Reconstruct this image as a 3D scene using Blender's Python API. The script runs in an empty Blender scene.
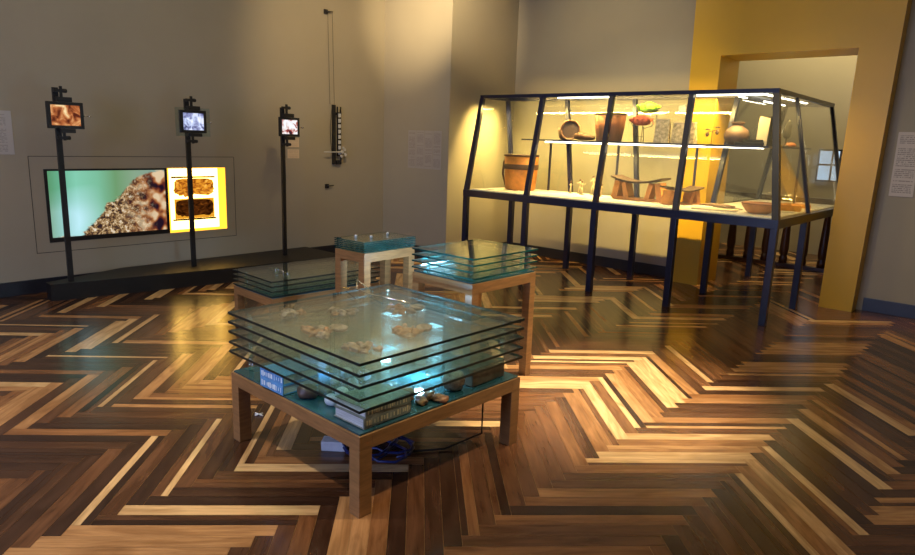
import bpy, bmesh, math, random
from mathutils import Vector, Matrix
random.seed(11)
S = bpy.context.scene
COL = S.collection
PI = math.pi

# ------------------------------------------------------------------ materials
def nt(name):
    m = bpy.data.materials.new(name); m.use_nodes = True
    t = m.node_tree; t.nodes.clear()
    out = t.nodes.new('ShaderNodeOutputMaterial')
    return m, t, out
def N(t, typ, **kw):
    n = t.nodes.new(typ)
    for k, v in kw.items():
        if k in n.inputs: n.inputs[k].default_value = v
        else: setattr(n, k, v)
    return n
def mathn(t, op, a, b=None, c=None, clamp=False):
    n = t.nodes.new('ShaderNodeMath'); n.operation = op; n.use_clamp = clamp
    for i, v in enumerate((a, b, c)):
        if v is None: continue
        if isinstance(v, (int, float)): n.inputs[i].default_value = v
        else: t.links.new(v, n.inputs[i])
    return n.outputs[0]
def ramp(t, fac, stops, interp='LINEAR'):
    n = t.nodes.new('ShaderNodeValToRGB'); n.color_ramp.interpolation = interp
    el = n.color_ramp.elements
    while len(el) < len(stops): el.new(0.5)
    for e, (p, c) in zip(el, stops):
        e.position = p; e.color = (*c, 1) if len(c) == 3 else c
    t.links.new(fac, n.inputs[0]); return n.outputs[0]
def rgb(c): return (c[0], c[1], c[2], 1)
def mixc(t, fac, a, b, mode='MIX'):
    n = t.nodes.new('ShaderNodeMix'); n.data_type = 'RGBA'; n.blend_type = mode
    for i, v in ((0, fac), (6, a), (7, b)):
        if isinstance(v, (int, float)): n.inputs[i].default_value = v
        elif isinstance(v, tuple): n.inputs[i].default_value = rgb(v)
        else: t.links.new(v, n.inputs[i])
    return n.outputs[2]

def surf(name, col, rough=0.5, metal=0.0, var=0.12, scale=8.0, bump=0.0, col2=None, stretch=None, coat=0.0, detail=4):
    m, t, out = nt(name)
    b = N(t, 'ShaderNodeBsdfPrincipled', Roughness=rough, Metallic=metal)
    b.inputs['Coat Weight'].default_value = coat
    tc = N(t, 'ShaderNodeTexCoord'); mp = N(t, 'ShaderNodeMapping')
    if stretch: mp.inputs['Scale'].default_value = stretch
    t.links.new(tc.outputs['Object'], mp.inputs[0])
    no = N(t, 'ShaderNodeTexNoise', Scale=scale, Detail=detail, Roughness=0.6)
    t.links.new(mp.outputs[0], no.inputs['Vector'])
    c2 = col2 or tuple(x * (1 - 2.2 * var) for x in col)
    c1 = col if col2 else tuple(min(1, x * (1 + var)) for x in col)
    c = ramp(t, no.outputs[0], [(0.3, c2), (0.7, c1)])
    t.links.new(c, b.inputs['Base Color'])
    if bump:
        bp = N(t, 'ShaderNodeBump', Strength=bump, Distance=0.01)
        t.links.new(no.outputs[0], bp.inputs['Height']); t.links.new(bp.outputs[0], b.inputs['Normal'])
    t.links.new(b.outputs[0], out.inputs[0]); return m

def emit(name, col, s):
    m, t, out = nt(name); e = N(t, 'ShaderNodeEmission', Color=rgb(col), Strength=s)
    t.links.new(e.outputs[0], out.inputs[0]); return m

def glass(name, tint, r0=0.045, boost=1.0, haze=0.0):
    m, t, out = nt(name)
    g = N(t, 'ShaderNodeNewGeometry')
    vm = N(t, 'ShaderNodeVectorMath', operation='DOT_PRODUCT')
    t.links.new(g.outputs['Incoming'], vm.inputs[0]); t.links.new(g.outputs['Normal'], vm.inputs[1])
    c = mathn(t, 'ABSOLUTE', vm.outputs['Value'])
    k = mathn(t, 'POWER', mathn(t, 'SUBTRACT', 1.0, c, clamp=True), 5.0)
    f = mathn(t, 'MULTIPLY_ADD', k, (1 - r0) * boost, r0, clamp=True)
    tr = N(t, 'ShaderNodeBsdfTransparent', Color=rgb(tint))
    gl = N(t, 'ShaderNodeBsdfGlossy', Roughness=0.015, Color=(1, 1, 1, 1))
    mx = N(t, 'ShaderNodeMixShader')
    if haze:  # pale cyan diffuse part added so the glass shows a bluish haze of light
        df = N(t, 'ShaderNodeBsdfDiffuse', Color=(0.75, 0.95, 0.95, 1)); m2 = N(t, 'ShaderNodeMixShader', Fac=haze)
        m2.inputs[0].default_value = haze
        t.links.new(tr.outputs[0], m2.inputs[1]); t.links.new(df.outputs[0], m2.inputs[2]); tr = m2
    t.links.new(f, mx.inputs[0]); t.links.new(tr.outputs[0], mx.inputs[1]); t.links.new(gl.outputs[0], mx.inputs[2])
    t.links.new(mx.outputs[0], out.inputs[0]); return m

def wood_floor():
    m, t, out = nt('herringbone_parquet')
    b = N(t, 'ShaderNodeBsdfPrincipled')
    at = N(t, 'ShaderNodeAttribute', attribute_name='plank')
    sp = N(t, 'ShaderNodeSeparateColor'); t.links.new(at.outputs['Color'], sp.inputs[0])
    uv = N(t, 'ShaderNodeUVMap', uv_map='grain')
    mp = N(t, 'ShaderNodeMapping'); mp.inputs['Scale'].default_value = (3.0, 55.0, 1)
    t.links.new(uv.outputs[0], mp.inputs[0])
    no = N(t, 'ShaderNodeTexNoise', Scale=1.0, Detail=6.0, Roughness=0.65, Distortion=0.6)
    t.links.new(mp.outputs[0], no.inputs['Vector'])
    mp2 = N(t, 'ShaderNodeMapping'); mp2.inputs['Scale'].default_value = (2.2, 12.0, 1)
    t.links.new(uv.outputs[0], mp2.inputs[0])
    no2 = N(t, 'ShaderNodeTexNoise', Scale=1.0, Detail=3.0, Distortion=1.5)
    t.links.new(mp2.outputs[0], no2.inputs['Vector'])
    base = ramp(t, sp.outputs[0], [(0.0, (0.036, 0.016, 0.010)), (0.22, (0.078, 0.034, 0.017)), (0.45, (0.155, 0.066, 0.028)),
                                   (0.62, (0.25, 0.112, 0.042)), (0.8, (0.42, 0.225, 0.095)), (1.0, (0.62, 0.42, 0.21))])
    g1 = ramp(t, no.outputs[0], [(0.3, (0.72, 0.68, 0.65)), (0.68, (1.18, 1.16, 1.12))])
    c = mixc(t, 1.0, base, g1, 'MULTIPLY')
    g2 = ramp(t, no2.outputs[0], [(0.35, (0.72, 0.66, 0.6)), (0.6, (1.12, 1.12, 1.12))])
    c = mixc(t, 1.0, c, g2, 'MULTIPLY')
    # knots
    vo = N(t, 'ShaderNodeTexVoronoi', Scale=2.6); t.links.new(uv.outputs[0], vo.inputs['Vector'])
    kn = ramp(t, vo.outputs['Distance'], [(0.02, (0.35, 0.25, 0.2)), (0.05, (1, 1, 1))])
    c = mixc(t, 1.0, c, kn, 'MULTIPLY')
    t.links.new(c, b.inputs['Base Color'])
    r = mathn(t, 'MULTIPLY_ADD', no2.outputs[0], 0.14, 0.16)
    t.links.new(r, b.inputs['Roughness']); b.inputs['Specular IOR Level'].default_value = 0.62
    bp = N(t, 'ShaderNodeBump', Strength=0.12, Distance=0.004)
    t.links.new(no.outputs[0], bp.inputs['Height']); t.links.new(bp.outputs[0], b.inputs['Normal'])
    t.links.new(b.outputs[0], out.inputs[0]); return m

def text_sheet(name, paper, ink, rows, axis, seed=0.0, blocks=3.0, alpha=0.8):
    # rows of grey marks too small to read; axis: 1 = sheet on the left wall, 0 = sheet on the back wall
    m, t, out = nt(name)
    b = N(t, 'ShaderNodeBsdfPrincipled', Roughness=0.6)
    tc = N(t, 'ShaderNodeTexCoord'); sp = N(t, 'ShaderNodeSeparateXYZ'); t.links.new(tc.outputs['Generated'], sp.inputs[0])
    h = sp.outputs[axis]; v = sp.outputs[2]
    fr = mathn(t, 'FRACT', mathn(t, 'MULTIPLY', v, rows))
    line = mathn(t, 'LESS_THAN', fr, 0.55)
    row = mathn(t, 'FLOOR', mathn(t, 'MULTIPLY', v, rows))
    cb = N(t, 'ShaderNodeCombineXYZ'); t.links.new(mathn(t, 'MULTIPLY', h, 14.0), cb.inputs[0]); t.links.new(mathn(t, 'ADD', row, seed), cb.inputs[1])
    no = N(t, 'ShaderNodeTexNoise', Scale=1.7, Detail=2.0); t.links.new(cb.outputs[0], no.inputs['Vector'])
    words = mathn(t, 'GREATER_THAN', no.outputs[0], 0.44)
    wn = N(t, 'ShaderNodeTexWhiteNoise', noise_dimensions='1D'); t.links.new(mathn(t, 'ADD', row, seed + 3.3), wn.inputs['W'])
    gap = mathn(t, 'GREATER_THAN', wn.outputs[0], 0.16)
    lm = mathn(t, 'MULTIPLY', mathn(t, 'GREATER_THAN', h, 0.09), mathn(t, 'LESS_THAN', h, 0.9))
    lv = mathn(t, 'MULTIPLY', mathn(t, 'GREATER_THAN', v, 0.05), mathn(t, 'LESS_THAN', v, 0.95))
    f = mathn(t, 'MULTIPLY', mathn(t, 'MULTIPLY', line, words), mathn(t, 'MULTIPLY', gap, mathn(t, 'MULTIPLY', lm, lv)))
    f = mathn(t, 'MULTIPLY', f, alpha)
    t.links.new(mixc(t, f, paper, ink), b.inputs['Base Color'])
    t.links.new(b.outputs[0], out.inputs[0]); return m

def tv_picture():
    m, t, out = nt('screen_picture_nest')
    tc = N(t, 'ShaderNodeTexCoord'); sp = N(t, 'ShaderNodeSeparateXYZ'); t.links.new(tc.outputs['Generated'], sp.inputs[0])
    u, v = sp.outputs[1], sp.outputs[2]
    soft = N(t, 'ShaderNodeTexNoise', Scale=1.6, Detail=0.0); t.links.new(tc.outputs['Generated'], soft.inputs['Vector'])
    # blurred background: green on the left, pale cyan in the middle, pale lilac right
    bg = ramp(t, u, [(0.0, (0.26, 0.48, 0.34)), (0.08, (0.34, 0.66, 0.58)), (0.22, (0.58, 0.95, 1.0)), (0.40, (0.50, 0.80, 0.76)), (0.55, (0.40, 0.52, 0.36)), (0.72, (0.62, 0.60, 0.58)), (1.0, (0.60, 0.55, 0.72))])
    bg2 = ramp(t, soft.outputs[0], [(0.35, (0.5, 0.8, 0.55)), (0.65, (1.15, 1.15, 1.2))])
    bg = mixc(t, 1.0, bg, bg2, 'MULTIPLY')
    # mound edge
    en = N(t, 'ShaderNodeTexNoise', Scale=7.0, Detail=5.0, Roughness=0.65); t.links.new(tc.outputs['Generated'], en.inputs['Vector'])
    # height of the mound as a function of u
    hr = ramp(t, u, [(0.10, (0, 0, 0)), (0.22, (0.02, 0.02, 0.02)), (0.36, (0.22, 0.22, 0.22)), (0.46, (0.46, 0.46, 0.46)), (0.58, (0.58, 0.58, 0.58)), (0.66, (0.78, 0.78, 0.78)), (0.76, (0.9, 0.9, 0.9)), (0.88, (1, 1, 1)), (1.0, (0.98, 0.98, 0.98))])
    e = mathn(t, 'ADD', mathn(t, 'SUBTRACT', hr, v), mathn(t, 'MULTIPLY', mathn(t, 'SUBTRACT', en.outputs[0], 0.5), 0.34))
    mask = mathn(t, 'MULTIPLY_ADD', e, 22.0, 0.4, clamp=True)
    mp = N(t, 'ShaderNodeMapping'); mp.inputs['Scale'].default_value = (1, 2.0, 1.2); t.links.new(tc.outputs['Generated'], mp.inputs[0])
    d1 = N(t, 'ShaderNodeTexNoise', Scale=11.0, Detail=9.0, Roughness=0.78, Distortion=0.35); t.links.new(mp.outputs[0], d1.inputs['Vector'])
    d2 = N(t, 'ShaderNodeTexNoise', Scale=5.0, Detail=1.0); t.links.new(mp.outputs[0], d2.inputs['Vector'])
    sharp = ramp(t, d1.outputs[0], [(0.38, (0.01, 0.008, 0.02)), (0.47, (0.10, 0.05, 0.03)), (0.52, (0.50, 0.28, 0.10)), (0.57, (0.85, 0.66, 0.40)), (0.64, (1.1, 1.05, 0.95))])
    blur = ramp(t, d2.outputs[0], [(0.36, (0.02, 0.008, 0.02)), (0.45, (0.20, 0.04, 0.02)), (0.53, (0.60, 0.24, 0.08)), (0.62, (0.95, 0.72, 0.45))])
    mound = mixc(t, mathn(t, 'MULTIPLY_ADD', u, 3.0, -1.75, clamp=True), sharp, blur)
    c = mixc(t, mask, bg, mound)
    em = N(t, 'ShaderNodeEmission', Strength=0.8); t.links.new(c, em.inputs[0])
    t.links.new(em.outputs[0], out.inputs[0]); return m

def small_screen(name, stops, scale, s=1.0, seed=0.0, detail=3.0):
    m, t, out = nt(name)
    tc = N(t, 'ShaderNodeTexCoord'); mp = N(t, 'ShaderNodeMapping'); mp.inputs['Location'].default_value = (seed, seed, seed)
    mp.inputs['Scale'].default_value = (1, 1.3, 1)
    t.links.new(tc.outputs['Generated'], mp.inputs[0])
    no = N(t, 'ShaderNodeTexNoise', Scale=scale, Detail=detail, Distortion=0.8); t.links.new(mp.outputs[0], no.inputs['Vector'])
    c = ramp(t, no.outputs[0], stops)
    em = N(t, 'ShaderNodeEmission', Strength=s); t.links.new(c, em.inputs[0]); t.links.new(em.outputs[0], out.inputs[0]); return m

M = {}
M['soot'] = surf('matt_black_board', (0.012, 0.012, 0.014), 0.8, var=0.1)
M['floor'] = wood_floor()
M['straw'] = surf('straw_wire', (0.62, 0.5, 0.3), 0.6)
M['wall'] = surf('greige_wall_paint', (0.372, 0.333, 0.25), 0.75, var=0.02, scale=1.5)
M['wall_right'] = M['wall']
M['ceil'] = surf('ceiling_paint', (0.55, 0.52, 0.46), 0.85, var=0.02)
M['base'] = surf('dark_skirting_paint', (0.018, 0.019, 0.028), 0.35, var=0.1)
M['gap'] = surf('dark_gap', (0.03, 0.028, 0.025), 0.8)
M['yellow'] = surf('mustard_portal_paint', (0.64, 0.375, 0.015), 0.4, var=0.02, scale=2)
M['plinth'] = surf('black_plinth_laminate', (0.008, 0.0075, 0.008), 0.5, var=0.1)
M['black'] = surf('black_metal', (0.014, 0.014, 0.016), 0.4, var=0.1)
M['navy'] = surf('navy_black_steel', (0.007, 0.010, 0.042), 0.3, var=0.12)
M['steel'] = surf('bright_steel', (0.62, 0.6, 0.56), 0.22, metal=1.0, var=0.03)
M['brass'] = surf('brushed_oak_frame', (0.27, 0.14, 0.055), 0.32, var=0.14, scale=9, stretch=(1, 1, 8), metal=0.0)
M['deck'] = surf('teal_table_deck', (0.025, 0.09, 0.115), 0.10, var=0.25, scale=5)
M['cdeck'] = surf('white_case_deck', (0.82, 0.80, 0.72), 0.4, var=0.02)
M['glass'] = glass('clear_case_glass', (0.975, 0.985, 0.975), r0=0.028)
M['tglass'] = glass('greenish_table_glass', (0.92, 0.985, 0.98), r0=0.045, haze=0.012)
M['gedge'] = surf('dark_glass_edge', (0.002, 0.010, 0.012), 0.35, var=0.2)
M['gedge2'] = surf('teal_glass_edge', (0.008, 0.075, 0.075), 0.15, var=0.4, scale=4)
M['acryl'] = glass('clear_acrylic', (0.85, 0.93, 0.93), r0=0.12)
M['tv'] = tv_picture()
M['led'] = emit('white_led_strip', (1.0, 0.93, 0.72), 9.0)
M['glow_bar'] = emit('cold_glow_bar', (0.45, 0.78, 1.0), 6.0)
M['led_cold'] = emit('cold_led', (0.55, 0.8, 1.0), 18.0)
M['leather'] = surf('tan_leather', (0.72, 0.28, 0.05), 0.5, var=0.2, scale=7, bump=0.15)
M['strap'] = surf('dark_leather_strap', (0.09, 0.045, 0.025), 0.5)
M['bark'] = surf('red_brown_bark', (0.34, 0.12, 0.05), 0.6, var=0.25, scale=5, stretch=(3, 3, 0.6), bump=0.2)
M['dark_wood'] = surf('dark_carved_wood', (0.05, 0.028, 0.02), 0.45, var=0.2)
M['mid_wood'] = surf('worn_brown_wood', (0.20, 0.10, 0.055), 0.5, var=0.25, bump=0.2)
M['orange_wood'] = surf('orange_carved_wood', (0.66, 0.27, 0.07), 0.45, var=0.22, scale=6, bump=0.1)
M['weave'] = surf('grey_woven_fibre', (0.60, 0.50, 0.34), 0.8, var=0.3, scale=30, bump=0.5)
M['green_feather'] = surf('green_feathers', (0.16, 0.42, 0.01), 0.7, col2=(0.015, 0.07, 0.005), scale=24, bump=0.6)
M['red_feather'] = surf('red_feathers', (0.78, 0.18, 0.09), 0.7, col2=(0.35, 0.04, 0.03), scale=22, bump=0.6)
M['clay'] = surf('smoked_clay', (0.24, 0.13, 0.08), 0.55, col2=(0.07, 0.05, 0.04), scale=2.5)
M['paper'] = surf('cream_paper', (0.75, 0.62, 0.4), 0.7, var=0.1, scale=5)
M['cloth_o'] = surf('orange_pigment', (0.72, 0.30, 0.08), 0.8, var=0.3, scale=9)
M['shell'] = surf('weathered_shell', (0.50, 0.37, 0.28), 0.4, col2=(0.10, 0.055, 0.035), scale=30, bump=0.4)
M['shell_o'] = surf('rust_shell', (0.50, 0.24, 0.11), 0.45, col2=(0.12, 0.05, 0.03), scale=30, bump=0.4)
M['stone'] = surf('white_river_stone', (0.72, 0.74, 0.74), 0.5, var=0.1, scale=12)
M['stone_d'] = surf('dark_brown_stone', (0.10, 0.062, 0.045), 0.4, var=0.25, scale=9, bump=0.3)
M['cover_blue'] = surf('blue_cloth_cover', (0.10, 0.30, 0.62), 0.55, var=0.1, scale=14)
M['cover_grey'] = surf('grey_leather_cover', (0.24, 0.25, 0.22), 0.45, var=0.25, scale=16)
M['cover_white'] = surf('pale_paper_cover', (0.65, 0.62, 0.62), 0.5, var=0.05)
M['pages'] = surf('page_block', (0.62, 0.62, 0.6), 0.75, var=0.15, scale=40, stretch=(0.3, 0.3, 8))
M['gilt'] = surf('gilt_tooling', (0.75, 0.68, 0.45), 0.35, metal=0.5)
M['silver_ink'] = surf('pale_spine_print', (0.8, 0.9, 1.0), 0.5)
M['boxwood'] = surf('brown_box_leather', (0.11, 0.075, 0.05), 0.5, var=0.3, scale=18)
M['white_plastic'] = surf('white_plastic', (0.7, 0.74, 0.8), 0.4)
M['cable'] = surf('dark_blue_cable', (0.01, 0.02, 0.12), 0.35)
M['baluster'] = surf('dark_red_brown_wood', (0.045, 0.014, 0.008), 0.35, var=0.2)
M['back_white'] = emit('backlit_panel', (1.0, 0.60, 0.13), 10.0)
M['niche_yellow'] = emit('lit_niche_side', (1.0, 0.45, 0.03), 2.4)
M['comb_o'] = small_screen('backlit_comb', [(0.30, (0.10, 0.02, 0.0)), (0.45, (0.45, 0.12, 0.01)), (0.6, (0.95, 0.38, 0.03)), (0.75, (1.0, 0.6, 0.12))], 5.5, 1.0, 2.0, 6)
M['comb_d'] = small_screen('backlit_dark_comb', [(0.35, (0.012, 0.003, 0.0)), (0.6, (0.10, 0.025, 0.004)), (0.8, (0.4, 0.12, 0.01))], 5, 0.9, 5.0)
M['comb_edge'] = emit('backlit_amber', (1.0, 0.42, 0.03), 0.85)
M['scr_orange'] = small_screen('screen_rock_shelter', [(0.32, (0.10, 0.02, 0.01)), (0.45, (0.45, 0.13, 0.04)), (0.55, (0.75, 0.36, 0.14)), (0.68, (1.0, 0.78, 0.42))], 2.3, 1.0, 1.4)
M['scr_blue'] = small_screen('screen_blue_hands', [(0.36, (0.05, 0.06, 0.15)), (0.46, (0.28, 0.30, 0.55)), (0.55, (0.62, 0.72, 1.0)), (0.66, (1.0, 1.0, 1.1))], 2.6, 1.0, 7.7)
M['scr_red'] = small_screen('screen_red_fruit', [(0.36, (0.05, 0.02, 0.03)), (0.43, (0.5, 0.08, 0.06)), (0.5, (0.85, 0.75, 0.72)), (0.62, (1.0, 1.0, 1.05))], 2.2, 1.0, 3.1)
M['sign'] = text_sheet('printed_wall_sheet', (0.62, 0.56, 0.50), (0.22, 0.19, 0.17), 34, 0, 1.0, alpha=0.75)
M['sign_l'] = text_sheet('pale_text_panel', (0.47, 0.45, 0.43), (0.30, 0.28, 0.26), 30, 1, 9.0, alpha=0.8)
M['sign_c'] = [text_sheet('wall_lettering_%d' % i, (0.40, 0.365, 0.33), (0.20, 0.17, 0.16), 32, 0, 17.0 * i, alpha=0.55) for i in range(4)]
M['label'] = text_sheet('small_caption_card', (0.66, 0.54, 0.38), (0.40, 0.30, 0.2), 12, 1, 4.0, alpha=0.5)
M['pane'] = emit('daylight_pane', (0.55, 0.75, 1.0), 1.2)

# ------------------------------------------------------------------ mesh helpers
def new_bm(): return bmesh.new()
def add_box(bm, lo, hi, bev=0.0, mi=0):
    r = bmesh.ops.create_cube(bm, size=1.0)
    vs = r['verts']
    for v in vs:
        v.co = Vector([(lo[i] + hi[i]) / 2 + v.co[i] * (hi[i] - lo[i]) for i in range(3)])
    fs = set(f for v in vs for f in v.link_faces)
    for f in fs: f.material_index = mi
    if bev:
        es = list(set(e for v in vs for e in v.link_edges))
        bmesh.ops.bevel(bm, geom=es, offset=bev, segments=2, affect='EDGES', profile=0.7)
def add_beam(bm, p, q, w, h=None, ref=(0, 0, 1), bev=0.0):
    p, q = Vector(p), Vector(q); d = q - p; L = d.length; z = d.normalized(); h = h or w
    ref = Vector(ref)
    if abs(z.dot(ref)) > 0.95: ref = Vector((0, 1, 0))
    x = ref.cross(z).normalized(); y = z.cross(x)
    r = bmesh.ops.create_cube(bm, size=1.0)
    for v in r['verts']:
        c = v.co.copy(); v.co = p + z * ((c.z + 0.5) * L) + x * (c.x * w) + y * (c.y * h)
    if bev:
        es = list(set(e for v in r['verts'] for e in v.link_edges))
        bmesh.ops.bevel(bm, geom=es, offset=bev, segments=2, affect='EDGES')
def add_post(bm, p, q, w, d):
    # square bar whose ends are cut level
    vs = []
    for c in (Vector(p), Vector(q)):
        for sx, sy in ((-1, -1), (1, -1), (1, 1), (-1, 1)):
            vs.append(bm.verts.new(c + Vector((sx * w / 2, sy * d / 2, 0))))
    for a, b in ((0, 1), (1, 2), (2, 3), (3, 0)): bm.faces.new((vs[a], vs[b], vs[b + 4], vs[a + 4]))
    bm.faces.new(vs[3::-1]); bm.faces.new(vs[4:8])
def add_slab(bm, pts, th):
    pts = [Vector(p) for p in pts]
    n = (pts[1] - pts[0]).cross(pts[2] - pts[0]).normalized()
    a = [bm.verts.new(p + n * th / 2) for p in pts]; b = [bm.verts.new(p - n * th / 2) for p in pts]
    bm.faces.new(a); bm.faces.new(b[::-1])
    k = len(pts)
    for i in range(k): bm.faces.new((a[i], b[i], b[(i + 1) % k], a[(i + 1) % k]))
def add_tube(bm, pts, r, seg=8, closed=False):
    pts = [Vector(p) for p in pts]; rings = []; n = len(pts)
    for i, p in enumerate(pts):
        a = pts[(i - 1) % n] if (closed or i > 0) else p; b = pts[(i + 1) % n] if (closed or i < n - 1) else p
        t = (b - a).normalized(); ref = Vector((0, 0, 1)) if abs(t.z) < 0.9 else Vector((1, 0, 0))
        x = t.cross(ref).normalized(); y = t.cross(x)
        rr = r[i] if isinstance(r, (list, tuple)) else r
        rings.append([bm.verts.new(p + x * rr * math.cos(2 * PI * k / seg) + y * rr * math.sin(2 * PI * k / seg)) for k in range(seg)])
    m = n if closed else n - 1
    for i in range(m):
        A, B = rings[i], rings[(i + 1) % n]
        for k in range(seg):
            f = bm.faces.new((A[k], A[(k + 1) % seg], B[(k + 1) % seg], B[k])); f.smooth = True
    if not closed: bm.faces.new(rings[0][::-1]); bm.faces.new(rings[-1])
def add_lathe(bm, prof, c=(0, 0, 0), seg=28, sx=1.0, sy=1.0, mat=None):
    c = Vector(c); rings = []
    for r, z in prof:
        rings.append([bm.verts.new(c + Vector((r * sx * math.cos(2 * PI * k / seg), r * sy * math.sin(2 * PI * k / seg), z)) if mat is None else
                      c + mat @ Vector((r * sx * math.cos(2 * PI * k / seg), r * sy * math.sin(2 * PI * k / seg), z))) for k in range(seg)])
    for i in range(len(rings) - 1):
        A, B = rings[i], rings[i + 1]
        for k in range(seg):
            f = bm.faces.new((A[k], A[(k + 1) % seg], B[(k + 1) % seg], B[k])); f.smooth = True
    bm.faces.new(rings[0][::-1]); bm.faces.new(rings[-1])
def add_blob(bm, c, r, jit=0.15, sub=3, seed=0, flat=True):
    rnd = random.Random(seed); ph = [rnd.uniform(0, 6.28) for _ in range(6)]
    g = bmesh.ops.create_icosphere(bm, subdivisions=sub, radius=1.0)
    for v in g['verts']:
        d = v.co.normalized()
        k = 1 + jit * (math.sin(3 * d.x + ph[0]) * math.cos(2.6 * d.y + ph[1]) + 0.6 * math.sin(5 * d.y + ph[2] + 3 * d.z) + 0.4 * math.sin(7 * d.z + ph[3] + 4 * d.x))
        z = d.z * r[2] * k
        v.co = Vector((c[0] + d.x * r[0] * k, c[1] + d.y * r[1] * k, c[2] + max(z, -r[2] * 0.8)))
    for f in set(f for v in g['verts'] for f in v.link_faces): f.smooth = True

def obj(name, bm, mats, parent=None, loc=None, rotz=0.0):
    bmesh.ops.recalc_face_normals(bm, faces=bm.faces[:])
    me = bpy.data.meshes.new(name); bm.to_mesh(me); bm.free()
    for m in (mats if isinstance(mats, (list, tuple)) else [mats]): me.materials.append(m)
    o = bpy.data.objects.new(name, me); COL.objects.link(o)
    if parent: o.parent = parent
    if loc: o.location = loc
    if rotz: o.rotation_euler[2] = rotz
    return o
def tag(o, label, cat, group=None):
    o['label'] = label; o['category'] = cat
    if group: o['group'] = group
    return o
def struct(name, bm, m):
    o = obj(name, bm, m); o['kind'] = 'structure'; return o
def thing(name, label, cat, loc=(0, 0, 0), rotz=0.0, group=None):
    o = bpy.data.objects.new(name, None); COL.objects.link(o); o.empty_display_size = 0.05
    o.location = loc; o.rotation_euler[2] = rotz
    return tag(o, label, cat, group)
def box_obj(name, lo, hi, m, parent=None, bev=0.0):
    bm = new_bm(); add_box(bm, lo, hi, bev); return obj(name, bm, m, parent)
def dup(root, loc, rotz=None, label=None):
    r = root.copy(); COL.objects.link(r); r.location = loc
    if rotz is not None: r.rotation_euler[2] = rotz
    if label: r['label'] = label
    for ch in root.children:
        c = ch.copy(); COL.objects.link(c); c.parent = r
        for g in ch.children:
            d = g.copy(); COL.objects.link(d); d.parent = c
    return r

# ------------------------------------------------------------------ setting
X1, Y1, YB, YP0, YP1 = 1.18, 6.09, 7.37, 7.19, 7.73      # reveal, corner wall, back wall, portal front and back
RX, RY0, RY2, HC = 9.0, -3.2, 10.9, 4.2

def build_floor():
    bm = new_bm(); uvl = bm.loops.layers.uv.new('grain'); cl = bm.loops.layers.float_color.new('plank')
    L = 0.787; W = L / 11; X0 = 2.0 - 0.787 * math.sqrt(2) * 4; s2 = math.sqrt(2)
    rnd = random.Random(5)
    def face(a0, b0, a1, b1, tone, along):
        g = 0.0007
        q = [(a0 + g, b0 + g), (a1 - g, b0 + g), (a1 - g, b1 - g), (a0 + g, b1 - g)]
        w = [(X0 + (a - b) / s2, (a + b) / s2) for a, b in q]
        cx = sum(p[0] for p in w) / 4; cy = sum(p[1] for p in w) / 4
        if not (-0.3 < cx < RX + 0.3 and RY0 - 0.3 < cy < RY2 + 0.3): return
        # clip to the room rectangle
        poly = [(p, q_) for p, q_ in zip(w, q)]
        for ax, lim, sg in ((0, 0.0, 1), (0, RX, -1), (1, RY0, 1), (1, RY2, -1)):
            outp = []
            for i in range(len(poly)):
                (p, u), (p2, u2) = poly[i], poly[(i + 1) % len(poly)]
                d1, d2 = (p[ax] - lim) * sg, (p2[ax] - lim) * sg
                if d1 >= 0: outp.append((p, u))
                if d1 * d2 < 0:
                    k = d1 / (d1 - d2)
                    outp.append((tuple(p[j] + (p2[j] - p[j]) * k for j in (0, 1)), tuple(u[j] + (u2[j] - u[j]) * k for j in (0, 1))))
            poly = outp
            if len(poly) < 3: return
        off = (rnd.uniform(0, 50), rnd.uniform(0, 50)); r2 = rnd.random()
        vs = [bm.verts.new((p[0], p[1], 0)) for p, u in poly]
        f = bm.faces.new(vs)
        if f.normal.z < 0: f.normal_flip()
        um = {v: u for v, (p, u) in zip(vs, poly)}
        for lp in f.loops:
            u = um[lp.vert]
            lp[uvl].uv = (u[0] + off[0], u[1] + off[1]) if along == 0 else (u[1] + off[0], u[0] + off[1])
            lp[cl] = (tone, r2, 0, 1)
    tones = [0.0, 0.08, 0.22, 0.3, 0.4, 0.5, 0.6, 0.78, 0.95]
    wts = [15, 13, 18, 13, 12, 11, 8, 11, 8]
    wl = [22, 15, 14, 10, 8, 8, 7, 17, 22]
    last = [0.3, 0.3]
    def plank(a0, b0, a1, b1, along):
        left = (a0 - b0) / s2 + X0 < 4.6
        tn = last[along] if rnd.random() < 0.2 else rnd.choices(tones, wl if left else wts)[0]
        last[along] = tn
        wx, wy = X0 + ((a0 + a1) - (b0 + b1)) / 2 / s2, ((a0 + a1) + (b0 + b1)) / 2 / s2
        tn = min(0.95, tn + 0.42 * math.exp(-((wx - 4.95) ** 2 + (wy - 3.45) ** 2) / 0.75))   # paler boards here: partly wood tone, partly the pool of light put in colour
        tone = min(1, max(0, tn + rnd.uniform(-0.04, 0.04)))
        if rnd.random() < 0.22:
            k = rnd.choice([0.4, 0.5, 0.6]); tone2 = min(1, max(0, rnd.choices(tones, wts)[0] + rnd.uniform(-0.04, 0.04)))
            if along == 0:
                face(a0, b0, a1, b0 + (b1 - b0) * k, tone, 0); face(a0, b0 + (b1 - b0) * k, a1, b1, tone2, 0)
            else:
                face(a0, b0, a0 + (a1 - a0) * k, b1, tone, 1); face(a0 + (a1 - a0) * k, b0, a1, b1, tone2, 1)
        else: face(a0, b0, a1, b1, tone, along)
    for m_ in range(0, 14):
        for k in range(-200, 300):
            a = k * W + m_ * L; b = k * W - m_ * L
            # keep within view of the room before doing any work
            yc = (a + b) / s2
            if yc < RY0 - 1.5 or yc > RY2 + 1.5: continue
            plank(a, b, a + L, b + W, 0)
            plank(a + L, b + W - L, a + L + W, b + W, 1)
    o_ = new_bm
    # sub-floor below the planks (dark in the joints)
    add_box(bm, (0, RY0, -0.12), (RX, RY2, -0.002))
    return bm
fb = build_floor()
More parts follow.
